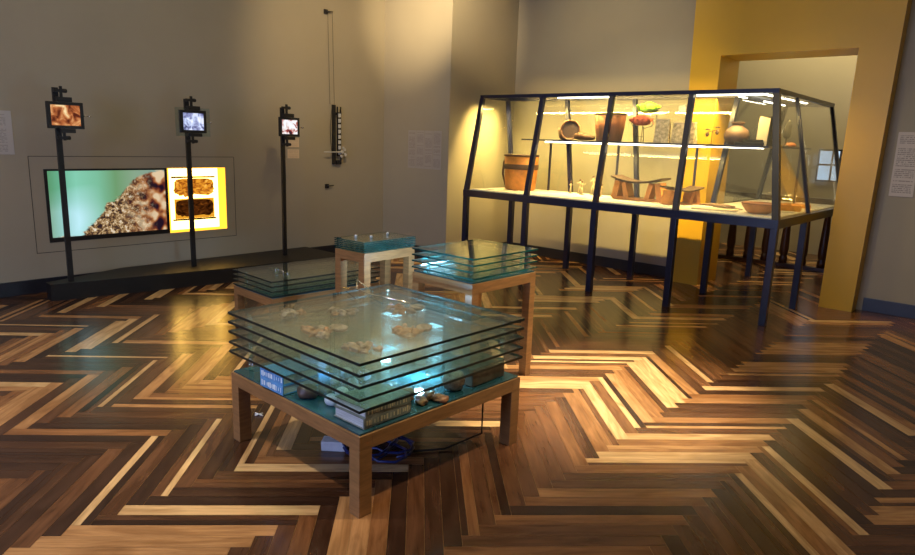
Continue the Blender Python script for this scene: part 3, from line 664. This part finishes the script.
# --- on the shelf
SK = zs + 0.0085
bwl = thing('round_bowl', 'round dark brown bowl tipped towards the room, left on the upper shelf', 'bowl', (2.523, 6.690, SK))
mt = Vector((0.45, -0.86, 0.12)).to_track_quat('Z', 'Y').to_matrix()
bm = new_bm(); add_lathe(bm, [(0.02, -0.09), (0.07, -0.08), (0.108, -0.03), (0.115, 0.03), (0.103, 0.03), (0.09, -0.02), (0.05, -0.06), (0.01, -0.07)], (0, 0, 0.112), seg=30, mat=mt); obj('shell', bm, M['mid_wood'], bwl)
bm = new_bm(); add_lathe(bm, [(0.095, -0.005), (0.06, -0.045), (0.01, -0.06)], (0, 0, 0.112), seg=24, mat=mt); obj('lining', bm, M['dark_wood'], bwl)
bm = new_bm(); add_lathe(bm, [(0.05, 0), (0.085, 0.03), (0.098, 0.1), (0.10, 0.14), (0.088, 0.14), (0.06, 0.05)], seg=26); tag(obj('clay_cup', bm, M['clay'], loc=(2.381, 6.830, SK)), 'brown cup half hidden behind the tipped dark bowl on the shelf', 'cup')
bm = new_bm(); add_tube(bm, [(-0.13, 0, 0.045), (-0.06, 0, 0.05), (0.02, 0, 0.038), (0.12, 0, 0.03)], [0.03, 0.045, 0.035, 0.022], 14); tag(obj('wooden_rattle', bm, M['mid_wood'], loc=(2.746, 6.650, SK)), 'brown elongated wooden rattle lying between the round bowl and the tall tub', 'rattle')
tb = thing('bark_tub', 'tall red-brown bark tub that widens upwards, on the upper shelf', 'tub', (3.009, 6.720, SK))
bm = new_bm(); add_lathe(bm, [(0.135, 0), (0.145, 0.01), (0.165, 0.15), (0.178, 0.29), (0.166, 0.29), (0.15, 0.12), (0.13, 0.03)], seg=32, sy=0.8); obj('body', bm, M['bark'], tb)
bm = new_bm(); add_lathe(bm, [(0.176, 0.283), (0.183, 0.288), (0.183, 0.298), (0.176, 0.302), (0.165, 0.294)], seg=32, sy=0.8); obj('rim', bm, M['dark_wood'], tb)

def feathers(name, loc, R, m, lab, up):
    o = thing(name, lab, 'headdress', loc)
    bm = new_bm(); rnd = random.Random(len(name))
    for i in range(46):
        a = rnd.uniform(-1, 1); b = rnd.uniform(-0.35, 0.35)
        p = Vector((a * R, b * R * 0.6, 0)); d = Vector((a * 0.4 + rnd.uniform(-.3, .3), rnd.uniform(-1, .6), rnd.uniform(-.3, .9))).normalized() * rnd.uniform(0.03, 0.055)
        add_tube(bm, [p, p + d * 0.5 + Vector((0, 0, 0.006)), p + d], [0.012, 0.014, 0.003], 6)
    add_blob(bm, (0, 0, 0), (R * 1.0, R * 0.5, 0.062), 0.12, 3, 4); obj('plumage', bm, m, o)
    return o
hs = thing('wire_mount', 'thin black wire stand under the red feather headdress on the shelf', 'stand', (3.394, 6.690, SK))
bm = new_bm()
for s in (-1, 1):
    add_tube(bm, [(s * 0.045, 0, 0.0), (s * 0.03, 0, 0.16)], 0.004, 6); add_tube(bm, [(s * 0.03, 0, 0.14), (s * 0.11, 0.02, 0.17), (s * 0.13, 0.02, 0.22)], 0.003, 6)
add_tube(bm, [(-0.04, 0, 0.06), (0.04, 0, 0.06)], 0.003, 6); obj('wire', bm, M['black'], hs)
bm = new_bm(); add_tube(bm, [(0.10, 0.03, 0.16), (0.16, 0.03, 0.24), (0.15, 0.03, 0.33), (0.08, 0.02, 0.325)], 0.0035, 6); add_tube(bm, [(0, 0.03, 0.0), (0, 0.05, 0.31)], 0.004, 6); obj('upper_arm', bm, M['black'], hs)
fr = feathers('red_headdress', (3.394, 6.690, SK + 0.225), 0.11, M['red_feather'], 'red-orange feather headdress on a wire mount on the upper shelf', 0)
bm = new_bm()
for s in (-1, 1): add_tube(bm, [(s * 0.09, 0, 0.0), (s * 0.13, 0, -0.01), (s * 0.145, 0, -0.045)], [0.008, 0.005, 0.003], 6)
obj('tie', bm, M['red_feather'], fr)
fg = feathers('green_headdress', (3.445, 6.730, SK + 0.355), 0.112, M['green_feather'], 'bright green feather headdress mounted above the red one', 0)
def woven(x, y, w, h, rz, lab):
    o = thing('woven_basket', lab, 'basket', (x, y, SK), rz)
    bm = new_bm(); n = 5; rings = []
    for i in range(n + 1):
        u = i / n; ww = w / 2 * (1.0 - 0.08 * u); dd = 0.045 * (1 - 0.6 * u)
        rings.append([bm.verts.new((sx * ww, sy * dd, h * u)) for sx, sy in ((-1, -1), (1, -1), (1, 1), (-1, 1))])
    for a, b in zip(rings, rings[1:]):
        for k in range(4): bm.faces.new((a[k], a[(k + 1) % 4], b[(k + 1) % 4], b[k]))
    bm.faces.new(rings[0][::-1]); bm.faces.new(rings[-1]); obj('body', bm, M['weave'], o)
    bm = new_bm(); add_beam(bm, (-w / 2 * 0.94, 0, h), (w / 2 * 0.94, 0, h), 0.045, 0.012); obj('rim', bm, M['paper'], o)
woven(3.67, 6.64, 0.15, 0.235, 0.15, 'narrower grey-beige woven basket leaning on the shelf beside the feather headdresses')
woven(3.895, 6.66, 0.25, 0.205, -0.1, 'wider grey-beige woven basket on the shelf behind the fourth sloping post')
ef = thing('earring_pair', 'pair of small dark feather pendants on a T-shaped stand on the shelf', 'pendants', (4.165, 6.690, SK))
bm = new_bm(); add_tube(bm, [(0, 0, 0), (0, 0, 0.13)], 0.003, 6); add_tube(bm, [(-0.05, 0, 0.12), (0.05, 0, 0.14)], 0.003, 6); add_lathe(bm, [(0.02, 0), (0.02, 0.004)], seg=12); obj('stand', bm, M['black'], ef)
for s in (-1, 1):
    bm = new_bm(); add_blob(bm, (s * 0.048, 0, 0.155 + 0.01 * s), (0.022, 0.008, 0.01), 0.2, 2, 3); add_blob(bm, (s * 0.048, 0, 0.105 + 0.01 * s), (0.018, 0.01, 0.026), 0.25, 2, 5); obj('pendant', bm, M['strap'], ef)
jr = thing('clay_jar', 'round smoke-darkened clay jar with a flared lip on the upper shelf', 'jar', (4.398, 6.710, SK))
bm = new_bm(); add_lathe(bm, [(0.045, 0), (0.08, 0.012), (0.113, 0.06), (0.118, 0.10), (0.10, 0.145), (0.06, 0.172), (0.046, 0.185), (0.05, 0.20), (0.068, 0.215), (0.060, 0.218), (0.04, 0.20), (0.036, 0.185)], seg=36); obj('body', bm, M['clay'], jr)
fd = thing('black_folder', 'black triangular folded panel standing on the shelf right of the clay jar', 'folder', (4.611, 6.750, SK))
bm = new_bm(); A = [(-0.12, -0.06, 0), (0.09, -0.06, 0), (0.085, -0.03, 0.275), (0.0, -0.03, 0.26)]; add_slab(bm, A, 0.012); obj('front_panel', bm, M['soot'], fd)
bm = new_bm(); add_slab(bm, [(0.08, -0.055, 0), (0.09, 0.12, 0), (0.08, 0.09, 0.27), (0.075, -0.03, 0.275)], 0.01); obj('side_panel', bm, M['gap'], fd)
bm = new_bm(); add_slab(bm, [(-0.05, 0, 0), (0.05, 0, 0), (0.05, 0.03, 0.25), (-0.05, 0.03, 0.27)], 0.008); tag(obj('standing_sheet', bm, M['paper'], loc=(4.671, 6.590, SK), rotz=-0.1), 'cream and orange sheet standing upright behind the corner post on the shelf', 'sheet')
bm = new_bm(); add_box(bm, (-0.13, -0.03, 0), (0.13, 0.03, 0.03), 0.004); add_box(bm, (-0.05, -0.025, 0.03), (0.12, 0.025, 0.055), 0.004); tag(obj('stepped_block', bm, M['soot'], loc=(4.570, 6.580, SK)), 'low black stepped block on the shelf in front of the black folder', 'block')
dk = thing('dark_plume', 'dark upright plume on the shelf inside the doorway end of the case', 'plume', (4.680, 7.300, SK))
bm = new_bm(); add_blob(bm, (0, 0, 0.16), (0.035, 0.03, 0.095), 0.2, 3, 2); obj('plumage', bm, M['soot'], dk)
bm = new_bm(); add_tube(bm, [(0, 0, 0), (0, 0, 0.09)], 0.008); add_lathe(bm, [(0.035, 0), (0.03, 0.015)], seg=14); obj('stem', bm, M['black'], dk)
bm = new_bm(); add_blob(bm, (0, 0, 0.022), (0.055, 0.04, 0.026), 0.2, 3, 9); tag(obj('carved_toad', bm, M['bark'], loc=(4.660, 7.520, SK)), 'small dark lumpy carving beside the plume on the shelf', 'carving')

# ------------------------------------------------------------------ glass tables
def table(name, lab, cx, cy, w, d, zf, sheets, apron, legw, edge, th=0.010, deck=True, over=0.004, ang=0.0):
    t = thing(name, lab, 'table', (cx, cy, 0), math.radians(ang), 'wooden tables stacked with glass sheets')
    hw, hd = w / 2, d / 2
    bm = new_bm()
    add_box(bm, (-hw, -hd, zf - apron), (hw, -hd + legw, zf), 0.002); add_box(bm, (-hw, hd - legw, zf - apron), (hw, hd, zf), 0.002)
    add_box(bm, (-hw, -hd + legw, zf - apron), (-hw + legw, hd - legw, zf), 0.002); add_box(bm, (hw - legw, -hd + legw, zf - apron), (hw, hd - legw, zf), 0.002)
    obj('apron', bm, M['brass'], t)
    for sx in (-1, 1):
        for sy in (-1, 1):
            x0, y0 = sx * (hw - legw / 2), sy * (hd - legw / 2)
            bm = new_bm(); add_box(bm, (x0 - legw / 2, y0 - legw / 2, 0), (x0 + legw / 2, y0 + legw / 2, zf - apron), 0.002); obj('leg', bm, M['brass'], t)
    if deck:
        bm = new_bm(); add_box(bm, (-hw + legw * 0.15, -hd + legw * 0.15, zf), (hw - legw * 0.15, hd - legw * 0.15, zf + 0.008), 0.001); obj('deck', bm, M['deck'], t)
    for z in sheets:
        bm = new_bm(); add_box(bm, (-hw - over, -hd - over, z - th), (hw + over, hd + over, z))
        for f in bm.faces:
            f.normal_update()
            if abs(f.normal.z) < 0.5: f.material_index = 1
        obj('glass_sheet', bm, [M['tglass'], edge], t)
    for sx in (-1, 1):
        for sy in (-1, 1):
            z0 = zf + (0.008 if deck else 0)
            for z in sheets:
                if z - th - z0 > 0.002:
                    bm = new_bm(); add_lathe(bm, [(0.011, z0), (0.011, z - th)], (sx * (hw - 0.07), sy * (hd - 0.07), 0), seg=16); obj('spacer', bm, M['acryl'], t)
                z0 = z
    return t
table('glass_stack_table', 'large low square wooden table under five spaced glass sheets, nearest the camera', 4.435, 2.085, 1.0, 1.015, 0.35, [0.462, 0.51, 0.562, 0.61, 0.655], 0.062, 0.064, M['gedge'], th=0.012, ang=-1.4)
table('glass_stack_table', 'middle-height wooden table with four glass sheets, right behind the large one', 4.135, 3.165, 0.50, 0.615, 0.687, [0.722, 0.762, 0.80, 0.838], 0.062, 0.055, M['gedge2'], th=0.009, ang=-0.8)
table('glass_stack_table', 'small tall wooden table with a tight stack of glass sheets, furthest back', 3.235, 3.123, 0.304, 0.488, 0.728, [0.740, 0.753, 0.766, 0.779, 0.792, 0.804], 0.065, 0.058, M['gedge2'], th=0.006, deck=False, ang=1.6)
table('glass_stack_table', 'low wooden table with dark glass sheets at the left, behind the large table', 2.43, 3.12, 0.58, 0.985, 0.325, [0.345, 0.382, 0.419, 0.455], 0.06, 0.055, M['gedge'], th=0.009, ang=-3.0)

# books
def book(x, y, z, w, d, h, rz, cover, lab, spine='-y', print_m=None):
    b = thing('book', lab, 'book', (x, y, z), rz)
    bm = new_bm(); c = 0.004
    add_box(bm, (-w / 2, -d / 2, 0), (w / 2, d / 2, c), 0.001); add_box(bm, (-w / 2, -d / 2, h - c), (w / 2, d / 2, h), 0.001); add_box(bm, (-w / 2, -d / 2 - 0.002, 0), (w / 2, -d / 2 + 0.005, h), 0.002)
    obj('cover', bm, cover, b)
    bm = new_bm(); add_box(bm, (-w / 2 + 0.005, -d / 2 + 0.005, c), (w / 2 - 0.005, d / 2 - 0.006, h - c)); obj('page_block', bm, M['pages'], b)
    if print_m:
        bm = new_bm(); rnd = random.Random(int(w * 1e4)); x_ = -w / 2 + 0.012
        while x_ < w / 2 - 0.012:
            l = rnd.choice([0.003, 0.006, 0.009]); hh = rnd.choice([0.35, 0.5, 0.6]) * h
            add_box(bm, (x_, -d / 2 - 0.0028, h / 2 - hh / 2), (x_ + l, -d / 2 - 0.0019, h / 2 + hh / 2)); x_ += l + rnd.choice([0.004, 0.006, 0.014])
        obj('spine_tooling', bm, print_m, b)
    return b
ZD = 0.359
book(4.285, 1.685, ZD, 0.18, 0.20, 0.044, 0.0, M['cover_blue'], 'lower blue book of the stack at the left corner of the large table', print_m=M['silver_ink'])
book(4.28, 1.687, ZD + 0.044, 0.175, 0.20, 0.044, 0.03, M['cover_blue'], 'upper blue book of the stack at the left corner of the large table', print_m=M['silver_ink'])
book(4.12, 1.98, ZD, 0.16, 0.12, 0.06, 0.25, M['cover_white'], 'pale book lying behind the blue book stack on the large table')
book(4.80, 1.74, ZD + 0.001, 0.26, 0.19, 0.045, PI / 2, M['cover_grey'], 'lower grey tooled book of the stack at the front corner of the large table', print_m=M['gilt'])
book(4.80, 1.74, ZD + 0.046, 0.25, 0.19, 0.043, PI / 2 + 0.02, M['cover_grey'], 'upper grey tooled book of the stack at the front corner of the large table', print_m=M['gilt'])
bm = new_bm(); add_box(bm, (-0.09, -0.12, 0), (0.09, 0.12, 0.088), 0.004); tag(obj('leather_box', bm, M['boxwood'], loc=(4.80, 2.40, ZD)), 'dark brown leather box at the right corner of the large table deck', 'box')
bm = new_bm(); add_lathe(bm, [(0.02, 0), (0.045, 0.01), (0.055, 0.045), (0.045, 0.08), (0.022, 0.092), (0.016, 0.085)], seg=24); tag(obj('pale_gourd', bm, M['shell'], loc=(4.84, 2.20, ZD)), 'pale rounded gourd beside the brown leather box on the large table', 'gourd')
for i, (x, y, a, b, h, lab) in enumerate([(4.46, 1.655, 0.05, 0.045, 0.033, 'larger dark brown stone right of the blue books'), (4.475, 1.735, 0.045, 0.035, 0.022, 'smaller dark brown stone beside the larger one')]):
    bm = new_bm(); add_blob(bm, (0, 0, h * 0.8), (a, b, h), 0.08, 3, i); tag(obj('brown_stone', bm, M['stone_d'], loc=(x, y, ZD)), lab, 'stone')
rnd = random.Random(3)
k = 0
for i, (x, y) in enumerate([(4.42, 1.84), (4.57, 1.76), (4.50, 1.88), (4.60, 1.68), (4.38, 1.94), (4.58, 1.85), (4.64, 1.78), (4.46, 1.98)]):
    a = rnd.uniform(0.026, 0.04); bm = new_bm(); add_blob(bm, (0, 0, a * 0.8 * 0.8), (a, a * 0.8, a * 0.8), 0.06, 3, 20 + i)
    tag(obj('white_stone', bm, M['stone'], loc=(x, y, ZD)), 'rounded white stone in the heap between the two book stacks', 'stone', 'white stones on the large table deck')
for i, (x, y) in enumerate([(4.86, 1.97), (4.80, 1.93), (4.84, 2.04), (4.74, 2.0), (4.90, 2.05)]):
    bm = new_bm(); add_blob(bm, (0, 0, 0.014), (0.035, 0.026, 0.018), 0.2, 3, 40 + i); tag(obj('shell_shard', bm, M['shell_o'], loc=(x, y, ZD), rotz=i), 'rust-coloured shell shard on the deck right of the grey books', 'shell', 'rust shards on the large table deck')

# shell clusters on the second sheet
ZS = 0.610
clusters = [(4.40, 1.81, 'left cluster under the top sheet of the large table'), (4.70, 1.80, 'cluster nearest the front corner under the top sheet'), (4.66, 2.11, 'right cluster under the top sheet of the large table'),
            (4.36, 2.36, 'rear cluster under the top sheet near the bright lamp'), (4.20, 2.09, 'middle rear cluster under the top sheet'), (4.06, 1.90, 'far left cluster under the top sheet')]
for ci, (x, y, lab) in enumerate(clusters):
    rnd = random.Random(70 + ci); n = [8, 8, 8, 7, 4, 4][ci]
    if ci in (0, 2, 3):
        bm = new_bm(); add_lathe(bm, [(0.030, 0.0), (0.046, 0.008), (0.050, 0.022), (0.045, 0.022), (0.036, 0.010), (0.01, 0.006)], seg=22, sx=1.0, sy=0.75); tag(obj('open_shell', bm, M['shell'], loc=(x + 0.01, y + 0.06, ZS), rotz=ci), 'open cup-shaped shell in the ' + lab, 'shell')
    for i in range(n):
        a = 2 * PI * i / n + rnd.uniform(-.3, .3); r_ = rnd.uniform(0.035, 0.085) if i else 0.0
        px, py = x + r_ * math.cos(a), y - 0.03 + r_ * 0.6 * math.sin(a) - (0.01 if ci in (0, 2, 3) else 0)
        s = rnd.uniform(0.016, 0.034); bm = new_bm(); add_blob(bm, (0, 0, min(s * 0.6, 0.017) * 0.8), (s * 1.15, s * 0.8, min(s * 0.6, 0.017)), 0.30, 3, ci * 10 + i)
        tag(obj('shell_shard', bm, M['shell'] if rnd.random() < 0.5 else M['shell_o'], loc=(px, py, ZS), rotz=rnd.uniform(0, 3)), 'small weathered shell shard in the ' + lab, 'shell', 'shell shards in the ' + lab)
# bent wires, the first added for a glass-edge highlight, and lamp modules
bm = new_bm(); add_tube(bm, [(-0.2, 0.02, 0.005), (-0.05, -0.01, 0.03), (0.02, 0.02, 0.008), (0.15, 0.0, 0.02), (0.3, 0.05, 0.006)], 0.0035, 6); add_tube(bm, [(-0.05, -0.01, 0.03), (-0.12, 0.05, 0.06), (-0.02, 0.08, 0.005)], 0.003, 6)
tag(obj('bent_wire', bm, M['steel'], loc=(4.08, 2.30, 0.655)), 'bright bent steel wire added for the highlight on the back left glass edge of the large table', 'wire')
bm = new_bm(); add_tube(bm, [(-0.1, 0.0, 0.006), (0.0, 0.02, 0.02), (0.1, 0.0, 0.006)], 0.003, 6); tag(obj('bent_wire', bm, M['steel'], loc=(2.38, 2.86, 0.455)), 'short bright wire on top of the dark low table at the left', 'wire')
def lamp(x, y, z, lab, e, col=(0.35, 0.65, 1.0), r=0.02):
    o = thing('led_puck', lab, 'lamp', (x, y, z))
    bm = new_bm(); add_lathe(bm, [(0.02, 0), (0.02, 0.004)], (0, 0.06, 0), seg=20); add_tube(bm, [(0, 0.06, 0.004), (0, 0.06, 0.07), (0, 0.0, 0.078)], 0.003, 6); obj('bracket', bm, M['steel'], o)
    bm = new_bm(); add_lathe(bm, [(0.028, 0.076), (0.028, 0.084), (0.02, 0.086)], seg=20); obj('housing', bm, M['white_plastic'], o)
    l = bpy.data.lights.new('lamp_light', 'AREA'); l.shape = 'DISK'; l.size = 0.05; l.energy = e; l.color = col
    lo = bpy.data.objects.new('lamp_light', l); COL.objects.link(lo); lo.location = (x, y, z + 0.074)
lamp(4.27, 1.86, ZD, 'cold blue lamp puck behind the blue books on the large table', 1.0, (0.25, 0.5, 1.0))
lamp(4.62, 2.20, ZD, 'cold white lamp puck in the middle of the large table deck', 4.5, (0.4, 0.8, 1.0))
lamp(4.60, 1.98, ZD, 'cold blue lamp puck behind the grey books on the large table', 0.8, (0.25, 0.5, 1.0))
lamp(4.15, 2.40, ZD, 'cold white lamp puck at the back left of the large table deck', 9.0, (0.4, 0.8, 1.0))
def bar(x, y, z, rz, L, lab, e, up, group=None):
    o = thing('glow_bar', lab, 'lamp', (x, y, z), rz); ww = 0.0 if up else 0.03
    bm = new_bm(); add_box(bm, (-L / 2, -0.012 - ww, 0), (L / 2, 0.012, 0.008), 0.002); obj('housing', bm, M['white_plastic'], o)
    bm = new_bm(); add_box(bm, (-L / 2 + 0.006, -0.009 - ww, 0.0082), (L / 2 - 0.006, 0.009, 0.011), 0.001); obj('diffuser', bm, M['glow_bar'], o)
    l = bpy.data.lights.new('bar_light', 'AREA'); l.shape = 'RECTANGLE'; l.size = L; l.size_y = 0.02; l.energy = e; l.color = (0.45, 0.72, 1.0)
    lo = bpy.data.objects.new('bar_light', l); COL.objects.link(lo)
    lo.location = (x - 0.014 * up, y, z + 0.012); lo.rotation_euler = ((Vector((-1, 0, 0.12)) if up else Vector((0, 0, 1))).to_track_quat('-Z', 'Y')).to_euler()
bar(4.10, 2.50, 0.51, 0.15, 0.12, 'cold glow bar added for a reflected bright patch in the glass, back left of the large table', 5.0, 0)  # this bar and the next are added, standing in for reflections on the glass
bar(4.42, 2.52, 0.51, -0.1, 0.10, 'cold glow bar added for a reflected bright patch in the glass, back right of the large table', 4.0, 0)
bar(3.925, 3.10, 0.696, PI / 2, 0.25, 'glowing cold light bar on the deck of the middle-height glass table', 13.0, 1)
# small things on small table tops
for i, (x, y, lab) in enumerate([(3.19, 2.98, 'front left clear glass peg on the tall small table'), (3.27, 3.05, 'front right clear glass peg on the tall small table'), (3.22, 3.25, 'rear clear glass peg on the tall small table')]):
    bm = new_bm(); add_lathe(bm, [(0.010, 0), (0.010, 0.018), (0.006, 0.022)], seg=14); tag(obj('glass_peg', bm, M['stone'], loc=(x, y, 0.804)), lab, 'peg')
for i, (x, y, lab) in enumerate([(2.62, 2.80, 'front clear glass peg on the dark low table'), (2.44, 2.82, 'left clear glass peg on the dark low table')]):
    bm = new_bm(); add_lathe(bm, [(0.018, 0), (0.018, 0.035), (0.012, 0.04)], seg=16); tag(obj('glass_peg', bm, M['acryl'], loc=(x, y, 0.455)), lab, 'peg')
# cables under the table
bm = new_bm(); add_box(bm, (-0.06, -0.035, 0), (0.06, 0.035, 0.05), 0.008); tag(obj('power_adapter', bm, M['white_plastic'], loc=(4.36, 1.88, 0.0), rotz=0.7), 'pale power adapter on the floor under the large table', 'adapter')
bm = new_bm(); pts = []
for i in range(70):
    a = i * 0.42; rr = 0.11 + 0.05 * math.sin(i * 0.7); pts.append((rr * 1.4 * math.cos(a), rr * math.sin(a), 0.01 + 0.004 * (i % 4) + i * 0.0004))
add_tube(bm, pts, 0.006, 8); tag(obj('power_cable', bm, M['cable'], loc=(4.50, 2.02, 0)), 'coiled dark blue cable on the floor around the power adapter', 'cable')
bm = new_bm(); add_tube(bm, [(4.62, 2.06, 0.008), (4.75, 2.25, 0.008), (4.82, 2.45, 0.05), (4.78, 2.5, 0.284)], 0.005, 8); tag(obj('power_cable', bm, M['black']), 'thin black cable rising from the coil to the underside of the large table', 'cable')
bm = new_bm(); add_tube(bm, [(-0.03, 0, 0.004), (0.03, 0.01, 0.004)], 0.004, 6); add_tube(bm, [(0, -0.02, 0.006), (0.005, 0.025, 0.006)], 0.004, 6); tag(obj('cable_tie', bm, M['white_plastic'], loc=(3.76, 1.83, 0.0)), 'tiny white plastic tie on the floor under the left corner of the large table', 'tie')

# ------------------------------------------------------------------ lights
def area(name, loc, target, sx, sy, e, col):
    l = bpy.data.lights.new(name, 'AREA'); l.shape = 'RECTANGLE'; l.size = sx; l.size_y = sy; l.energy = e; l.color = col
    o = bpy.data.objects.new(name, l); COL.objects.link(o); o.location = loc
    o.rotation_euler = (Vector(target) - Vector(loc)).to_track_quat('-Z', 'Y').to_euler(); return o
def spot(name, loc, target, e, col, ang, blend=0.6, r=0.05):
    l = bpy.data.lights.new(name, 'SPOT'); l.energy = e; l.color = col; l.spot_size = math.radians(ang); l.spot_blend = blend; l.shadow_soft_size = r
    o = bpy.data.objects.new(name, l); COL.objects.link(o); o.location = loc
    o.rotation_euler = (Vector(target) - Vector(loc)).to_track_quat('-Z', 'Y').to_euler(); return o
WARM = (1.0, 0.74, 0.42); DAY = (0.50, 0.62, 1.0)
area('daylight', (4.1, RY0 + 0.02, 1.8), (4.1, 5, 0.7), 2.8, 2.0, 135, (0.42, 0.52, 1.0))
area('ambient_fill', (4.2, 2.2, 4.1), (4.2, 2.2, 0), 6, 6, 92, (1.0, 0.81, 0.40))  # unseen warm area light added as soft ambient fill
spot('spot_floor', (5.2, 4.6, 4.0), (4.85, 3.6, 0), 2300, (1.0, 0.86, 0.60), 33, 0.95)
spot('spot_corner', (2.3, 4.1, 3.9), (0.85, 6.09, 3.2), 800, (1.0, 0.74, 0.40), 42, 1.0)
spot('spot_left_wall', (2.2, 4.0, 3.9), (0.0, 5.4, 2.2), 190, (1.0, 0.70, 0.34), 64, 1.0)
spot('spot_back_wall', (2.8, 5.0, 4.0), (2.6, 7.37, 2.3), 110, (1.0, 0.80, 0.42), 70, 1.0)
spot('spot_table', (6.2, 2.9, 4.0), (4.4, 2.3, 0.6), 480, (1.0, 0.78, 0.52), 36, 0.8)
spot('spot_left_floor', (3.6, 0.2, 4.0), (3.2, 1.0, 0), 400, (1.0, 0.88, 0.70), 76, 1.0)
area('far_room_wash', (4.6, 9.8, 4.0), (4.6, 10.9, 1.8), 3, 0.6, 95, (1.0, 0.80, 0.42))
spot('spot_portal', (4.6, 4.6, 4.1), (4.9, 7.2, 1.0), 90, (1.0, 0.82, 0.5), 46, 1.0)
spot('spot_case', (4.6, 3.6, 4.1), (3.3, 6.6, 1.4), 230, (1.0, 0.84, 0.5), 44, 0.6)
LC = (1.0, 0.68, 0.20)
def strip(name, loc, tgt, sx, sy, e, spread=110):
    o = area(name, loc, tgt, sx, sy, e, LC); o.data.spread = math.radians(spread); return o
strip('shelf_strip_light', (3.3, 6.53, zs - 0.032), (3.3, 6.7, 0.9), 1.9, 0.02, 40, 130)
strip('top_strip_light', (2.76, Ft + 0.035, zl - 0.012), (2.76, 6.85, 1.4), 0.7, 0.008, 14, 150)
strip('top_strip_light', (4.35, Ft + 0.035, zl - 0.012), (4.35, 6.85, 1.4), 0.65, 0.008, 13, 150)
strip('end_strip_light', (4.66, 7.2, zl - 0.012), (4.6, 7.2, 1.0), 0.008, 1.5, 24)
strip('left_strip_light', (1.95, 6.58, zl - 0.012), (1.95, 6.75, 1.0), 0.9, 0.02, 20, 130)
strip('rear_strip_light', (2.8, 6.62, zl - 0.012), (2.8, 7.37, 1.5), 2.6, 0.02, 28, 120)
strip('reveal_strip_light', (1.55, 6.75, zl - 0.012), (1.18, 6.72, 1.35), 0.4, 0.02, 17, 110)

w = bpy.data.worlds.new('world'); w.use_nodes = True; S.world = w
w.node_tree.nodes['Background'].inputs[0].default_value = (0.02, 0.02, 0.025, 1); w.node_tree.nodes['Background'].inputs[1].default_value = 0.5

# ------------------------------------------------------------------ camera
f_, yaw, pitch, roll = 665.25, math.radians(41.516), math.radians(11.691), math.radians(1.946)
fw = Vector((-math.sin(yaw) * math.cos(pitch), math.cos(yaw) * math.cos(pitch), -math.sin(pitch)))
rt = Vector((math.cos(yaw), math.sin(yaw), 0)); up = rt.cross(fw)
r2 = rt * math.cos(roll) + up * math.sin(roll); u2 = -rt * math.sin(roll) + up * math.cos(roll)
cam = bpy.data.cameras.new('camera'); cam.sensor_width = 36.0; cam.lens = f_ * 36.0 / 915.0; cam.clip_start = 0.05
co = bpy.data.objects.new('camera', cam); COL.objects.link(co)
mtx = Matrix((r2, u2, -fw)).transposed().to_4x4(); mtx.translation = Vector((6.79, 0, 1.5)); co.matrix_world = mtx
S.camera = co
S.view_settings.view_transform = 'Standard'; S.view_settings.look = 'None'; S.view_settings.gamma = 1.0; S.view_settings.exposure = 0.0; S.view_settings.use_curve_mapping = False
S.cycles.transparent_max_bounces = 48; S.cycles.max_bounces = 8; S.cycles.glossy_bounces = 5; S.cycles.diffuse_bounces = 4
S.cycles.sample_clamp_indirect = 6.0; S.cycles.caustics_reflective = False; S.cycles.caustics_refractive = False
